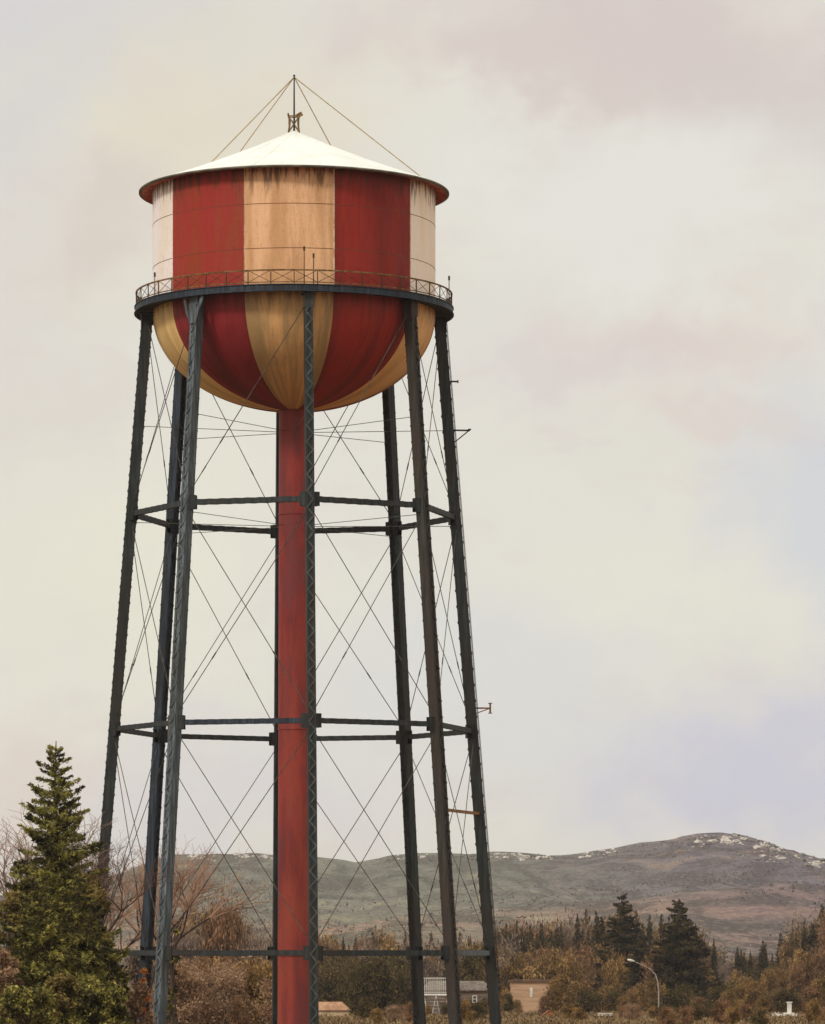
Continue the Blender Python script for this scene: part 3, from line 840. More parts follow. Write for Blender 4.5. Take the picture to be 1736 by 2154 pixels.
# --- left foreground group
conifer(118, 190, 1556, 2.75, 11, M['spruce_top'], 'tall pointed dark green spruce at the left, tallest tree in the picture', leaf=.095, dens=1.7, tiers=74, power=.64, irregular=.7, bare=.1, upturn=.45)
conifer(58, 184, 1790, 2.1, 14, M['spruce'], 'shorter spruce with mottled green needles left of the tall spruce', leaf=.10, dens=1.3, power=.5, irregular=.55)
conifer(166, 178, 1835, 1.95, 12, M['spruce'], 'broad mossy green conifer in front of the foot of the tall spruce', leaf=.10, dens=1.4, power=.5, irregular=.6)
conifer(95, 170, 1880, 2.7, 17, M['moss'], 'low bright yellow-green conifer nearest the lower left corner', leaf=.095, dens=1.3, power=.5, irregular=.6)
bush(192, 186, 1822, 42, 21, M['olive'], 'olive brown bush hiding the lower end of the leftmost tower leg', leaf=.085, n=12000, clumps=60, spread=.15)
bush(226, 180, 1985, 46, 22, M['spruce'], 'rounded dark green bush between the mossy conifer and the tower legs', leaf=.08, n=11000, clumps=50, spread=.16)
bush(14, 182, 1852, 36, 23, M['olive'], 'olive bush at the left edge behind the low yellow-green conifer', leaf=.085, n=7000, clumps=36, spread=.16)
bush(12, 165, 1985, 34, 24, M['flesh'], 'pinkish brown shrub low at the left edge', leaf=.08, n=7000, clumps=36, spread=.17)
bush(60, 160, 2075, 70, 25, M['moss'], 'low yellow-green shrub in the lower left corner', leaf=.08, n=10000, clumps=50, spread=.15)
bush(120, 166, 2040, 50, 29, M['olive'], 'low olive brown shrub between the two low green shrubs', leaf=.08, n=8000, clumps=40, spread=.16)
bush(205, 166, 2070, 62, 26, M['spruce'], 'low dark green shrub below the mossy conifer', leaf=.08, n=10000, clumps=50, spread=.16)
bush(302, 196, 2022, 17, 27, M['ember'], 'small red-orange shrub beside the pale front leg of the tower', leaf=.07, n=1600, clumps=14, spread=.2)
bush(284, 188, 2062, 34, 28, M['flesh'], 'pinkish brown shrub just left of the pale front leg', leaf=.08, n=4600, clumps=28, spread=.18)
bush(292, 232, 1985, 30, 38, M['mauve'], 'thin mauve brown shrub round the foot of the back left leg', leaf=.08, n=3600, clumps=28, spread=.18, vert=.6)
bare_tree(252, 203, 1704, 45, 'twig_dark', 'leafless reddish tree with dark spreading branches in front of the left tower legs', spreadf=.62, depth=8, lean=.03)
bare_tree(300, 262, 1752, 35, 'twig_red', 'leafless pale russet tree seen between the two left tower legs', spreadf=.6, depth=6)
bare_tree(372, 275, 1790, 32, 'twig_grey', 'leafless grey-pink tree just right of the pale front leg', spreadf=.6, depth=6)
bare_tree(20, 205, 1672, 33, 'twig_grey', 'leafless greyish tree at the left edge beside the tall spruce', spreadf=.5, depth=6)
bare_tree(196, 240, 1760, 36, 'twig_red', 'leafless russet tree between the tall spruce and the leftmost leg', spreadf=.6, depth=6)
bush(362, 250, 1935, 15, 37, M['moss'], 'small yellow-green bush just right of the pale front leg', leaf=.1, n=1200, clumps=12)

# --- far woods
rnd = random.Random(77)
def proto(kind, H, W, seed, mat, **kw):
    root = empty(kind, (0, 0, 0))
    if kind == 'conifer_tree':
        tr, C, A, B, T = conifer_geo(H, W, seed, **kw)
    else: tr, C, A, B, T = bush_geo(H, W, seed, **kw)
    tr.build('trunk', M['bark'], root); cards_mesh('crown', C, A, B, mat, root, T)
    return root
protos = {
 'brown': [proto('brown_tree', 10, 2.6, 100 + i, M['brown'], leaf=.19, n=4200, clumps=34, vert=1.0, spread=.22) for i in range(3)],
 'rust': [proto('rust_tree', 10, 2.6, 110 + i, M['rust'], leaf=.19, n=4200, clumps=34, vert=.8, spread=.22) for i in range(2)],
 'mauve': [proto('bare_wood_tree', 10, 2.8, 120 + i, M['mauve'], leaf=.17, n=3000, clumps=34, vert=1.3, spread=.22) for i in range(2)],
 'dark': [proto('dark_bushy_tree', 10, 3.0, 130 + i, M['darkolive'], leaf=.19, n=4200, clumps=34, vert=.5, spread=.22) for i in range(2)],
 'con': [proto('conifer_tree', 10, 2.0, 140 + i, M['far_con'], leaf=.2, dens=1.5, power=.8, irregular=.4) for i in range(3)],
 'flesh': [proto('russet_shrub', 10, 3.2, 150 + i, M['flesh'], leaf=.17, n=4200, clumps=34, vert=.3, spread=.24) for i in range(2)],
}
used = set()
LABS = {'brown': ('golden brown tree in the far wood', 'golden brown trees of the wood', 'tree'),
        'rust': ('rust coloured tree in the far wood', 'rust coloured trees of the wood', 'tree'),
        'mauve': ('leafless mauve tree in the far wood', 'leafless mauve trees of the wood', 'tree'),
        'dark': ('dark olive bushy tree in the far wood', 'dark olive trees of the wood', 'tree'),
        'con': ('small dark conifer in the row behind the brown wood', 'small dark conifers behind the brown wood', 'tree'),
        'flesh': ('pinkish brown thicket shrub below the tower', 'pinkish brown shrubs below the tower', 'shrub')}
def put(kind, px, Y, py_top, wide=1.0, label=None, group=None, sink=0):
    pr = rnd.choice(protos[kind])
    if pr.name not in used: used.add(pr.name); o = pr
    else: o = copy_tree(pr)
    x = wx(px, Y); g = ground_z(x, Y) - .1
    H = max(1.2, wz(py_top, Y) - g); s_ = H / 10
    o.location = (x, Y, g); o.scale = (s_ * wide, s_ * wide, s_); o.rotation_euler = (0, 0, rnd.uniform(0, 6.28))
    la_, gr_, ct_ = LABS[kind]
    tag(o, label or la_, ct_, group if label else (group or gr_))
    return o
# the wood right of the tower: tops follow the painted outline
def wood_top(px):
    P = [(300, 1960), (350, 1925), (420, 1905), (520, 1925), (600, 1975), (700, 1995), (880, 1995), (960, 1985), (1040, 1945), (1100, 1950), (1180, 1945), (1250, 1940), (1300, 1930), (1380, 1945), (1460, 1965), (1520, 2010), (1560, 2005), (1620, 2010), (1660, 1980), (1690, 1952), (1730, 1925), (1760, 1920), (2000, 1920)]
    for a, b in zip(P, P[1:]):
        if a[0] <= px <= b[0]: return lerp(a[1], b[1], (px - a[0]) / (b[0] - a[0]))
    return 1960
for i in range(70):      # back rank
    px = 1030 + 730 * (i + rnd.random()) / 70; Y = rnd.uniform(820, 980)
    k = rnd.choices(['brown', 'rust', 'mauve', 'dark', 'con'], [4, 1, 2.5, 2, .0])[0]
    if px > 1480: k = rnd.choices(['brown', 'rust', 'mauve', 'dark'], [1, 1.5, 4, 2])[0]
    put(k, px, Y, wood_top(px) + rnd.uniform(2, 38), rnd.uniform(.9, 1.3))
for i in range(46):      # front rank
    px = 1040 + 720 * (i + rnd.random()) / 46; Y = rnd.uniform(600, 760)
    k = rnd.choices(['brown', 'rust', 'dark', 'mauve'], [4, 3, 1.6, .6])[0]
    if px > 1640: k = rnd.choice(['brown', 'rust'])
    put(k, px, Y, max(wood_top(px) + 30, 1995) + rnd.uniform(0, 38), rnd.uniform(.9, 1.3))
for i in range(34):      # low front shrubs
    px = 1060 + 690 * (i + rnd.random()) / 34; Y = rnd.uniform(500, 560)
    if 1062 < px < 1176: continue
    k = rnd.choices(['brown', 'rust', 'dark'], [3, 3, 2.4])[0]
    if 1480 < px < 1640: k = rnd.choice(['dark', 'brown'])
    put(k, px, Y, rnd.uniform(2055, 2100), rnd.uniform(1.3, 2.0), label={'brown': 'low golden brown shrub in front of the wood', 'rust': 'low rust coloured shrub in front of the wood', 'dark': 'low dark olive shrub in front of the wood'}[k], group='low %s shrubs in front of the wood' % k)
for px in [1062, 1074, 1088, 1098, 1108, 1119, 1127, 1138, 1150, 1160, 1168, 1182, 1228, 1240]:
    put('con', px + rnd.uniform(-2, 2), rnd.uniform(770, 810), 1962 + rnd.uniform(-14, 16), .62)
for i in range(64):
    px = 640 + 540 * ((i + rnd.random()) / 64) ** .8
    put('con', px, rnd.uniform(700, 790), rnd.uniform(1956, 1996) - (24 if px > 1040 else 0), rnd.uniform(.4, .65), 'narrow dark conifer in the jagged line behind the tower', 'narrow conifers in the jagged line behind the tower')
for i in range(30):
    px = 1180 + 560 * (i + rnd.random()) / 30
    put('con', px, rnd.uniform(770, 900), wood_top(px) + rnd.uniform(-34, 4), rnd.uniform(.45, .8), 'narrow dark conifer rising from the far wood at the right', 'narrow conifers rising from the far wood')
for px in [1560, 1600, 1625, 1676, 1655, 1640]:
    put('con', px, rnd.uniform(800, 900), wood_top(px) - rnd.uniform(0, 14), .6, 'small dark conifer above the bushes near the right edge', 'small conifers near the right edge')
def far_con(px, Y, top, Rpx, seed, label, **kw):
    return conifer(px, Y, top, Rpx * Y / F, seed, M['far_con'], label, name='conifer_tree', leaf=.2, dens=1.9, irregular=.55, **kw)
far_con(1311, 640, 1874, 72, 41, 'tall dark conifer with two shoulders behind the street lamp', power=.75)
far_con(1428, 600, 1888, 82, 42, 'tall broad dark conifer right of the street lamp', power=.7)
far_con(1266, 680, 1924, 36, 43, 'small dark conifer left of the tall conifer behind the lamp', power=.8)
far_con(1712, 700, 1940, 34, 44, 'dark pointed conifer at the right edge of the wood', power=.8)
far_con(1345, 610, 1962, 44, 45, 'low dark conifer filling between the two tall conifers', power=.7)
# left of / behind the tower
for i in range(34):
    px = 330 + 560 * (i + rnd.random()) / 34; Y = rnd.uniform(640, 900)
    if px > 640: k = rnd.choices(['brown', 'mauve', 'rust'], [2, 3, 2])[0]; top = rnd.uniform(1975, 2010)
    else: k = rnd.choices(['brown', 'mauve', 'rust'], [3, 2, 2])[0]; top = wood_top(px) + rnd.uniform(10, 60)
    put(k, px, Y, top, rnd.uniform(.8, 1.2), label={'brown': 'golden brown tree far behind the tower legs', 'mauve': 'leafless mauve tree far behind the tower legs', 'rust': 'rust coloured tree far behind the tower legs'}[k], group='%s trees far behind the tower legs' % k)
put('rust', 457, 520, 1912, .62, 'rounder reddish tree left of its twin, behind the tower', None)
put('rust', 487, 520, 1916, .55, 'slimmer reddish tree right of its twin, behind the tower', None)
for i in range(30):      # pink-brown thicket under the tower, left of the riser
    px = 318 + 270 * (i + rnd.random()) / 30; Y = rnd.uniform(290, 380)
    k = rnd.choices(['flesh', 'rust', 'brown'], [3, 2, 2])[0]
    put(k, px, Y, rnd.uniform(2012, 2060), rnd.uniform(1.0, 1.5), label={'flesh': 'pinkish brown shrub in the thicket between the pale leg and the riser', 'rust': 'rust coloured shrub in the thicket between the pale leg and the riser', 'brown': 'golden brown shrub in the thicket between the pale leg and the riser'}[k], group='%s shrubs of the thicket under the tower' % k)
for i in range(22):      # dark hedge behind, right of the riser
    px = 655 + 205 * (i + rnd.random()) / 22; Y = rnd.uniform(520, 620)
    put('dark', px, Y, rnd.uniform(2008, 2040), rnd.uniform(1.0, 1.4), label='dark olive bush in the hedge between the riser and the back right leg', group='dark bushes of the hedge behind the riser')
for i in range(16):
    px = 870 + 190 * (i + rnd.random()) / 16; Y = rnd.uniform(600, 700)
    put(rnd.choice(['dark', 'brown', 'mauve']), px, Y, rnd.uniform(1980, 2015), rnd.uniform(1.0, 1.3), label=None)
def gap(px):
    return any(a <= px <= b for a, b in ((628, 755), (880, 955), (1066, 1176), (1250, 1297), (1572, 1594), (1628, 1674)))
for i in range(60):
    px = 320 + 1440 * (i + rnd.random()) / 60; Y = rnd.uniform(295, 420)
    if gap(px): continue
    k = rnd.choices(['brown', 'dark', 'flesh', 'rust'], [3, 3, 1, 1.5])[0] if px > 600 else rnd.choice(['flesh', 'rust'])
    put(k, px, Y, rnd.uniform(2098, 2128), rnd.uniform(1.2, 1.9), label={'brown': 'knee-high golden brown bush along the bottom of the picture', 'rust': 'knee-high rust coloured bush along the bottom of the picture', 'dark': 'knee-high dark olive bush along the bottom of the picture', 'flesh': 'knee-high pinkish brown bush along the bottom of the picture'}[k], group='low %s bushes along the bottom' % k)
for px, Y, top, k in ((936, 462, 2108, 'dark'), (950, 466, 2098, 'brown'), (978, 470, 2104, 'dark'), (992, 468, 2112, 'brown'), (1024, 470, 2096, 'dark'), (1072, 520, 2090, 'dark'), (1090, 515, 2106, 'brown'), (1143, 520, 2098, 'rust'), (1160, 520, 2082, 'rust'), (900, 462, 2118, 'brown')):
    put(k, px, Y, top, 1.25, label={'dark': 'dark olive bush half hiding the walls of the two small houses', 'brown': 'golden brown bush half hiding the walls of the two small houses', 'rust': 'rust coloured bush at the right end of the pinkish house'}[k], group='%s bushes in front of the houses' % k)
for k_, ps in protos.items():
    for p in ps:
        if p.name not in used:
            for ch in list(p.children): bpy.data.objects.remove(ch)
            bpy.data.objects.remove(p)

# scrub spread over the hillside and dry grass: uncountable
rs = np.random.RandomState(3); C = []
for i in range(12000):
    y = 1350 + 1640 * rs.rand() ** .8; x = (rs.rand() * 2300 - 280 - CX) * y / F
    d_ = fbm(x, y, 150, 3, 21)
    if d_ < rs.rand() * .5 - .22: continue
    C.append((x, y, hill_z(x, y) + .5))
C = np.repeat(np.array(C), 3, axis=0); C += rs.normal(size=C.shape) * np.array([1.1, 1.1, .35])
n = len(C); A = rdir(rs, n) * (rs.rand(n) * .6 + .3)[:, None]; B = nrm(np.cross(A, rdir(rs, n))) * (rs.rand(n) * .4 + .25)[:, None]
M['scrub'] = leaf_mat('hillside_scrub', lin(84, 76, 70), lin(108, 98, 90), lin(140, 128, 116), .01)
tag(cards_mesh('scrub', C, A, B, M['scrub']), 'low scrub spotting the hillside', 'scrub', kind='stuff')
rs = np.random.RandomState(4); C = []
for i in range(16000):
    y = 285 + 320 * rs.rand(); x = (rs.rand() * 1900 - 80 - CX) * y / F
    C.append((x, y, ground_z(x, y) + .12))
C = np.array(C); n = len(C); A = np.stack([rs.normal(size=n) * .08, rs.normal(size=n) * .08, rs.rand(n) * .16 + .08], 1); B = nrm(np.cross(A, rdir(rs, n))) * .06
M['grass'] = leaf_mat('dry_grass', lin(76, 62, 40), lin(112, 90, 58), lin(160, 136, 98), .08)
tag(cards_mesh('dry_grass', C, A, B, M['grass']), 'dry pale grass covering the open ground', 'grass', kind='stuff')

# ================================================================== BUILDINGS AND SMALL THINGS
M['white'] = simple_mat('white_paint', lin(226, 222, 212), lin(200, 196, 186), 2)
def siding(name, c1, c2, pitch=.22):
    m, t, bs, out = new_mat(name)
    v = t.obj(); sep = t.node('ShaderNodeSeparateXYZ'); t.link(v, sep.inputs[0])
    s = t.math('FRACT', t.math('DIVIDE', sep.outputs[2], pitch))
    n1 = t.noise(t.scale(v, .4, .4, 3), .8, 4, .6)
    c = t.mix(t.ramp(n1, .4, .62), c1, c2)
    t.link(c, bs.inputs['Base Color']); bs.inputs['Roughness'].default_value = .85
    bump(t, bs, s, .9, .06)
    return m
# dark timber house seen between the right-hand legs
Y = 480; g = ground_z(20, Y)
hx0, hx1 = wx(892, Y), wx(1030, Y); zt = wz(2084, Y)
root = empty('timber_house', ((hx0 + hx1) / 2, Y + 3, g), 0, 'low grey brown clapboard house seen between the right-hand tower legs', 'house')
O = root.location
mb = MB(); mb.box(hx0, hx1, Y, Y + 6, g, zt)
wall = mb.build('wall', siding('dark_clapboard', lin(104, 86, 72), lin(132, 114, 100)), root, org=O)
mb = MB(); zr = wz(2064, Y); ov = .35
vs = [(hx0 - ov, Y - ov, zt - .05), (hx1 + ov, Y - ov, zt - .05), (hx1 + ov, Y + 6 + ov, zt - .05), (hx0 - ov, Y + 6 + ov, zt - .05), (hx0 + .6, Y + 3, zr), (hx1 - .6, Y + 3, zr),
      (hx0 - ov, Y - ov, zt + .1), (hx1 + ov, Y - ov, zt + .1), (hx1 + ov, Y + 6 + ov, zt + .1), (hx0 - ov, Y + 6 + ov, zt + .1)]
mb.add(vs, [(0, 3, 2, 1), (6, 7, 5, 4), (8, 9, 4, 5), (7, 8, 5), (9, 6, 4), (0, 1, 7, 6), (1, 2, 8, 7), (2, 3, 9, 8), (3, 0, 6, 9)])
mb.build('roof', simple_mat('grey_shingle', lin(110, 98, 88), lin(84, 72, 62), 1.2, c3=lin(168, 158, 148)), root, org=O)
def win(px0, px1, py0, py1, parent, Yf=Y, pane=None):
    x0, x1, z1, z0 = wx(px0, Yf), wx(px1, Yf), wz(py0, Yf), wz(py1, Yf)
    f = MB(); w = .09
    f.box(x0, x1, Yf - .07, Yf - .003, z1 - w, z1); f.box(x0, x1, Yf - .07, Yf - .003, z0, z0 + w)
    f.box(x0, x0 + w, Yf - .07, Yf - .003, z0 + w, z1 - w); f.box(x1 - w, x1, Yf - .07, Yf - .003, z0 + w, z1 - w)
    f.box(x0 + w, x1 - w, Yf - .05, Yf - .003, (z0 + z1) / 2 - .03, (z0 + z1) / 2 + .03)
    fo = f.build('window', M['white'], parent, org=O)
    p = MB(); p.box(x0 + w, x1 - w, Yf - .03, Yf - .004, z0 + w, z1 - w); p.build('pane', M['glass'], fo, org=O)
M['glass'] = simple_mat('dark_glass', lin(60, 62, 66), lin(90, 94, 100), 1, rough=.15, bmp=0, spec=.6)
win(994, 1004, 2094, 2110, root); win(958, 966, 2094, 2110, root)
mb = MB(); mb.box(wx(1012, Y), wx(1026, Y), Y - .06, Y - .003, g, g + 1.95); dr = mb.build('door', simple_mat('grey_door', lin(120, 112, 104), lin(96, 88, 80), 2), root, org=O)
mb = MB(); mb.box(wx(1024, Y), wx(1025.5, Y), Y - .11, Y - .06, g + 1, g + 1.1); mb.build('handle', M['white'], dr, org=O)
# white porch rail and steps in front
Yp = 470; gp = ground_z(10, Yp); x0, x1 = wx(889, Yp), wx(946, Yp)
root = empty('porch', ((x0 + x1) / 2, Yp, gp), 0, 'white railed porch with steps and trestle legs in front of the brown house', 'porch'); O = root.location
zf = wz(2092, Yp); zh = wz(2057, Yp)
mb = MB(); mb.box(x0, x1, Yp, Yp + 6, zf - .12, zf); mb.build('deck', M['white'], root, org=O)
mb = MB(); mb.box(x0, x1, Yp, Yp + .08, zh - .08, zh); mb.box(x0, x1, Yp, Yp + .06, zf + .2, zf + .27)
k = int((x1 - x0) / .22)
for i in range(k + 1): mb.box(x0 + (x1 - x0 - .05) * i / k, x0 + (x1 - x0 - .05) * i / k + .05, Yp + .01, Yp + .05, zf + .003, zh - .083)
mb.build('railing', M['white'], root, org=O)
for xa in (x0 + .15, (x0 + x1) / 2, x1 - .15):
    mb = MB()
    mb.bar((xa, Yp + .1, zf - .13), (xa - .45, Yp + .1, gp), .09, .09); mb.bar((xa, Yp + .1, zf - .13), (xa + .45, Yp + .1, gp), .09, .09); mb.bar((xa - .25, Yp + .1, gp + (zf - gp) * .45), (xa + .25, Yp + .1, gp + (zf - gp) * .45), .06, .06)
    mb.build('trestle', M['white'], root, org=O)
for i in range(5):
    mb = MB(); zz = lerp(zf, gp, (i + 1) / 6); mb.box(x0 + .6, x1 - .6, Yp - .3 * (i + 1), Yp - .3 * i, zz - .06, zz)
    mb.build('step', simple_mat('grey_boards', lin(170, 164, 156), lin(130, 124, 116), 2), root, org=O)

# tan hip roofed hut behind the front leg
Y = 455; x0, x1 = wx(628, Y), wx(738, Y); g = ground_z(-8, Y); zt = wz(2138, Y) + .05; zr = wz(2108, Y)
root = empty('tan_hut', ((x0 + x1) / 2, Y + 2, g), 0, 'low hut with a tan hipped roof behind the laced front leg', 'hut'); O = root.location
mb = MB(); zt = max(zt, g + .6)
vs = [(x0, Y, zt), (x1, Y, zt), (x1, Y + 4, zt), (x0, Y + 4, zt), (x0 + .9, Y + 1.8, zr), (x1 - 1.0, Y + 1.8, zr), (x1 - 1.0, Y + 2.2, zr), (x0 + .9, Y + 2.2, zr)]
mb.add(vs, [(0, 3, 2, 1), (0, 1, 5, 4), (1, 2, 6, 5), (2, 3, 7, 6), (3, 0, 4, 7), (4, 5, 6, 7)])
mb.build('roof', simple_mat('tan_roof', lin(176, 134, 102), lin(150, 110, 82), .8, c3=lin(196, 158, 124)), root, org=O)
mb = MB(); mb.box(x0 + .25, x1 - .25, Y + .25, Y + 3.75, g - .2, zt - .003); mb.build('wall', simple_mat('cream_plaster', lin(206, 180, 146), lin(180, 152, 120), 1), root, org=O)

# pinkish walled house right of the tower with one narrow white window
Y = 540; g = ground_z(13, Y); x0, x1 = wx(1076, Y), wx(1163, Y); zt = wz(2066, Y)
root = empty('brick_house', ((x0 + x1) / 2, Y + 2.5, g), 0, 'pinkish beige house with a narrow white window right of the tower', 'house'); O = root.location
mb = MB(); mb.box(x0, x1, Y, Y + 5, g - .2, zt); mb.build('wall', siding('beige_wall', lin(206, 170, 136), lin(184, 148, 116), .4), root, org=O)
mb = MB(); mb.frame_box(((x0 + x1) / 2, Y + 2.5, zt + .13), Vector(((x1 - x0) / 2 + .25, 0, 0)), Vector((0, 2.8, 0)), Vector((0, 0, .127)))
mb.build('roof', simple_mat('brown_roof', lin(84, 62, 48), lin(110, 82, 62), 1), root, org=O)
Yf = Y; xw = wx(1118, Y)
mb = MB(); z1, z0 = wz(2078, Y), wz(2098, Y)
mb.add([(xw - .22, Y - .06, z1), (xw + .22, Y - .06, z1), (xw + .12, Y - .06, z0), (xw - .12, Y - .06, z0), (xw - .22, Y - .003, z1), (xw + .22, Y - .003, z1), (xw + .12, Y - .003, z0), (xw - .12, Y - .003, z0)],
       [(0, 3, 2, 1), (0, 1, 5, 4), (1, 2, 6, 5), (2, 3, 7, 6), (3, 0, 4, 7)])
mb.build('window', M['white'], root, org=O)
# small orange gabled sheds
def shed(px, w_px, py_top, py_eave, Y, lab):
    x = wx(px, Y); w = w_px * Y / F; g = ground_z(x, Y); z1 = wz(py_top, Y); z0 = wz(py_eave, Y)
    root = empty('gabled_shed', (x, Y + 1.2, g), 0, lab, 'shed'); O = root.location
    mb = MB(); a, b = x - w / 2, x + w / 2
    mb.add([(a, Y, z0), (b, Y, z0), (x, Y, z1), (a, Y + 2.4, z0), (b, Y + 2.4, z0), (x, Y + 2.4, z1), (a, Y, g - .1), (b, Y, g - .1), (a, Y + 2.4, g - .1), (b, Y + 2.4, g - .1)],
           [(6, 7, 1, 0), (0, 1, 2), (9, 8, 3, 4), (4, 3, 5), (8, 6, 0, 3), (7, 9, 4, 1)])
    mb.build('wall', simple_mat('orange_boards', lin(196, 130, 86), lin(176, 112, 74), 2), root, org=O)
    for s_ in (-1, 1):
        mb = MB(); e = Vector((x + s_ * (w / 2 + .12), Y + 1.2, z0 - .1)); r_ = Vector((x, Y + 1.2, z1 + .03)); d = (r_ - e) / 2; nn = d.cross(Vector((0, 1, 0))).normalized()
        mb.frame_box((e + r_) / 2 + nn * (.04 if nn.z > 0 else -.04), d, Vector((0, 1.35, 0)), nn * .03)
        mb.build('roof', simple_mat('rust_roof', lin(120, 72, 46), lin(150, 96, 62), 2), root, org=O)
shed(1156, 36, 2127, 2141, 440, 'small orange gabled shed in front of the pinkish house')
shed(1583, 22, 2137, 2147, 470, 'tiny orange gabled shed left of the white chimney post')
# white utility cabinet
Y = 440; x0, x1 = wx(1259, Y), wx(1288, Y); g = ground_z(20, Y)
root = empty('utility_cabinet', ((x0 + x1) / 2, Y + .4, g), 0, 'low white utility cabinet left of the street lamp', 'cabinet'); O = root.location
zt = wz(2133, Y); mb = MB(); mb.box(x0, x1, Y, Y + .8, g - .05, zt); mb.build('body', M['white'], root, org=O)
mb = MB(); mb.box(x0 - .06, x1 + .06, Y - .06, Y + .86, zt + .003, zt + .07); mb.build('lid', M['white'], root, org=O)
mb = MB(); mb.box((x0 + x1) / 2 - .012, (x0 + x1) / 2 + .012, Y - .012, Y - .003, g + .05, zt - .05); mb.build('door_gap', M['steel_dark'], root, org=O)
# white post on a stepped base near the right edge
Y = 450; x = wx(1661, Y); g = ground_z(x, Y)
root = empty('white_chimney_post', (x, Y, g), 0, 'slim white masonry post on a stepped base near the right edge', 'post'); O = root.location
zt = wz(2110, Y)
mb = MB(); mb.box(x - .22, x + .22, Y - .22, Y + .22, g + .34, zt); mb.build('shaft', M['white'], root, org=O)
mb = MB(); mb.box(x - .30, x + .30, Y - .3, Y + .3, zt + .003, zt + .12); mb.build('cap', M['white'], root, org=O)
mb = MB(); mb.box(x - 1.5, x + .9, Y - .6, Y + .6, g - .05, g + .2); mb.box(x - .6, x + .5, Y - .4, Y + .4, g + .2, g + .34); mb.build('base', M['white'], root, org=O)
bush(1632, 452, 2134, 13, 61, leaf_mat('whitish_leaves', lin(150, 140, 126), lin(196, 188, 176), lin(225, 220, 210), .8), 'small whitish shrub beside the white post', leaf=.12, n=260, clumps=8)

# street lamp
Y = 450; xb = wx(1386, Y); g = ground_z(xb, Y)
root = empty('street_lamp', (xb, Y, g), 0, 'curved grey street lamp with a white lamp head in front of the conifers', 'street lamp'); O = root.location
pts = [(1386, 2138), (1386, 2085), (1384, 2066), (1379, 2050), (1370, 2040), (1358, 2033), (1345, 2027), (1337, 2024)]
P3 = [Vector((wx(a, Y), Y, wz(b, Y))) for a, b in pts]; P3[0].z = g
mb = MB(); mb.polytube(P3, [.085, .075, .065, .055, .05, .045, .042, .04], 8)
mb.tube((xb, Y, g), (xb, Y, g + .5), .13, .12, 8)
M['galv'] = simple_mat('galvanised', lin(170, 158, 146), lin(140, 128, 116), 3)
mb.build('pole', M['galv'], root, org=O)
import bmesh
bm = bmesh.new(); bmesh.ops.create_uvsphere(bm, u_segments=16, v_segments=10, radius=1)
for v_ in bm.verts:
    v_.co.x *= .42; v_.co.y *= .2; v_.co.z *= .13 if v_.co.z > 0 else .17
    v_.co.z *= 1 - .4 * max(0, v_.co.x / .42)
rot = Matrix.Rotation(R_(14), 4, 'Y')
c0 = Vector((wx(1328, Y), Y, wz(2020.5, Y))) - Vector(O)
for v_ in bm.verts: v_.co = rot @ v_.co + c0
me = bpy.data.meshes.new('lamp_head'); bm.to_mesh(me); bm.free(); me.materials.append(M['white']); me.polygons.foreach_set('use_smooth', [True] * len(me.polygons))
lh = bpy.data.objects.new('lamp_head', me); col.objects.link(lh); lh.parent = root

hm = bpy.data.materials.new('air'); hm.use_nodes = True; hm.node_tree.nodes.clear(); t = NT(hm.node_tree)
out = t.node('ShaderNodeOutputMaterial'); pv = t.node('ShaderNodeVolumePrincipled'); t.link(pv.outputs[0], out.inputs['Volume'])
pv.inputs['Color'].default_value = (.93, .92, .96, 1); pv.inputs['Density'].default_value = .00006; pv.inputs['Anisotropy'].default_value = .0
mb = MB(); mb.box(-6200, 6200, -3200, 20500, -11.5, 130)
tag(mb.build('haze', hm), 'thin pale air softening the far hills', 'haze', kind='stuff')

# ================================================================== SKY AND LIGHT
SUN_EL, SUN_AZ = 38, 220     # azimuth measured clockwise from +Y (into the picture)
world = bpy.data.worlds.new("World"); scene.world = world; world.use_nodes = True
world.node_tree.nodes.clear(); t = NT(world.node_tree)
out = t.node('ShaderNodeOutputWorld'); bg = t.node('ShaderNodeBackground'); t.link(bg.outputs[0], out.inputs[0])
sky = t.node('ShaderNodeTexSky'); sky.sky_type = 'NISHITA'; sky.sun_disc = False
sky.sun_elevation = R_(SUN_EL); sky.sun_rotation = R_(SUN_AZ)
d = t.node('ShaderNodeTexCoord').outputs['Generated']
K = 10.45     # cloud radiances are divided by the background strength of 0.1
def sk(r, g_, b): return lin(r, g_, b, K)
c = sk(227, 222, 210)
def blob(c, px, py, rx, ry, colr, amt, warp):
    # soft cloud patch centred on a direction of the sky
    v0 = Vector(((px - CX) / F, 1, (HY - py) / F)).normalized()
    dv = t.vmath('SUBTRACT', d, tuple(v0))
    dv = t.vmath('ADD', dv, warp)
    dv = t.scale(dv, F / rx, 1, F / ry)
    L_ = t.vmath('LENGTH', dv)
    return t.mix(t.ramp(L_, 0.1, 1.25, amt, 0), c, colr)
nz = t.node('ShaderNodeTexNoise'); t.link(d, nz.inputs['Vector']); nz.inputs['Scale'].default_value = 22; nz.inputs['Detail'].default_value = 5; nz.inputs['Roughness'].default_value = .6
warp = t.vmath('MULTIPLY', t.vmath('SUBTRACT', nz.outputs['Color'], (.5, .5, .5)), (.10, 0, .075))
big = t.noise(t.scale(d, 1, 1, 1.8), 13, 4, .55, .3)
med = t.noise(t.scale(d, 1, 1, 2.0), 34, 5, .62, .5)
c = t.mix(t.ramp(big, .42, .62, 0, .55), c, sk(222, 217, 207))
c = t.mix(t.ramp(med, .5, .68, 0, .45), c, sk(220, 208, 200))
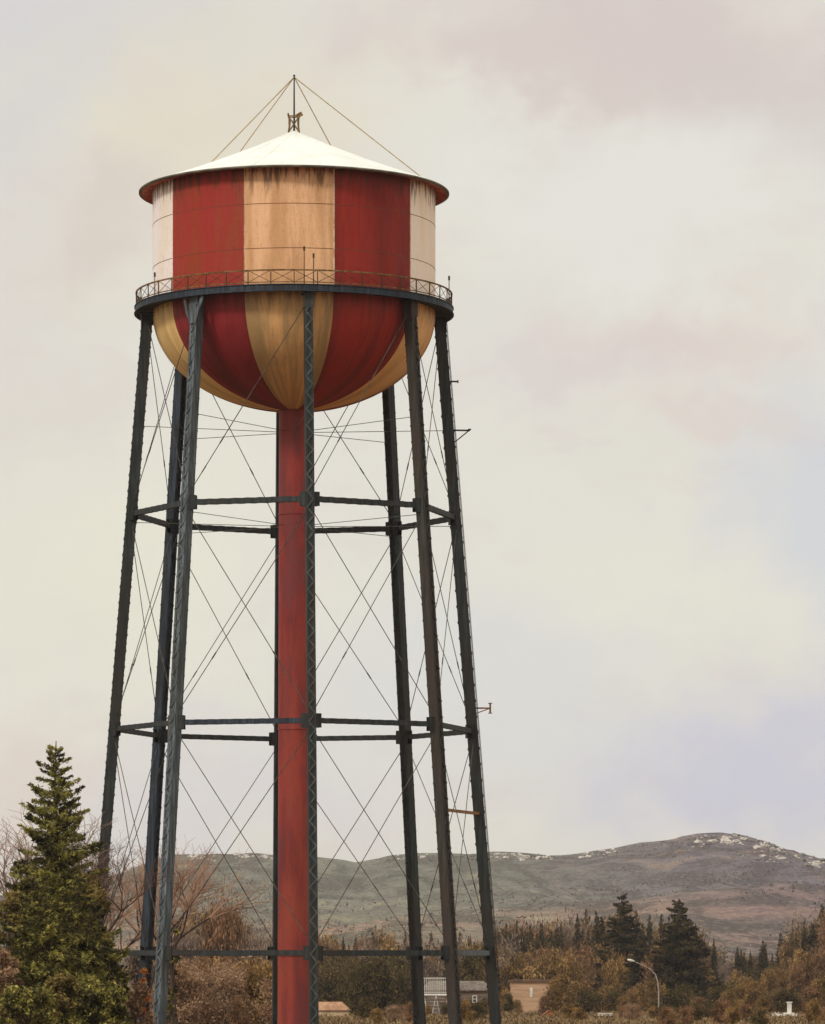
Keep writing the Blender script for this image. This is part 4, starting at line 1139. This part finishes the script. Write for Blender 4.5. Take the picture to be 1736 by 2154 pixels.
for a in [(40, 60, 560, 300, sk(212, 210, 210), .7), (1300, 60, 560, 230, sk(213, 198, 192), .85), (1640, 220, 420, 240, sk(210, 199, 195), .6), (1080, 170, 300, 90, sk(214, 199, 192), .6),
          (520, 330, 420, 330, sk(228, 218, 194), .7), (1400, 690, 330, 120, sk(218, 200, 194), .6), (1180, 780, 260, 80, sk(214, 200, 200), .5), (1320, 420, 480, 200, sk(230, 228, 219), .7),
          (1740, 1040, 220, 400, sk(206, 209, 216), .7), (1580, 1640, 560, 230, sk(198, 197, 214), .85), (1000, 1450, 520, 260, sk(216, 216, 215), .6), (250, 1200, 460, 460, sk(232, 228, 208), .7),
          (480, 1680, 420, 200, sk(214, 208, 212), .6), (60, 1700, 260, 180, sk(222, 205, 194), .6), (1250, 1180, 460, 200, sk(230, 226, 212), .7), (80, 640, 200, 500, sk(218, 208, 201), .5), (300, 420, 150, 120, sk(212, 198, 190), .5), (1520, 880, 300, 70, sk(220, 204, 196), .5)]:
    c = blob(c, *a, warp)
# overcast sky: brighter overhead than at the horizon
sepd = t.node('ShaderNodeSeparateXYZ'); t.link(d, sepd.inputs[0])
up = t.ramp(sepd.outputs[2], .25, .95, 1.0, 1.35)
c = t.vmath('MULTIPLY', c, t.node('ShaderNodeCombineXYZ').outputs[0]) if False else t.mix(1.0, c, up, 'MULTIPLY')
fin_c = t.mix(.94, sky.outputs[0], c)
t.link(fin_c, bg.inputs[0]); bg.inputs[1].default_value = .1

sd = bpy.data.lights.new('sun', 'SUN'); sd.energy = 1.7; sd.angle = R_(10); sd.color = (1, .95, .88)
so = bpy.data.objects.new('sun', sd); col.objects.link(so)
az, el = R_(SUN_AZ), R_(SUN_EL)
to_sun = Vector((math.sin(az) * math.cos(el), math.cos(az) * math.cos(el), math.sin(el)))
so.rotation_euler = to_sun.to_track_quat('Z', 'Y').to_euler(); so.location = to_sun * 100

scene.view_settings.view_transform = 'Standard'; scene.view_settings.look = 'None'
scene.view_settings.exposure = 0; scene.view_settings.gamma = 1
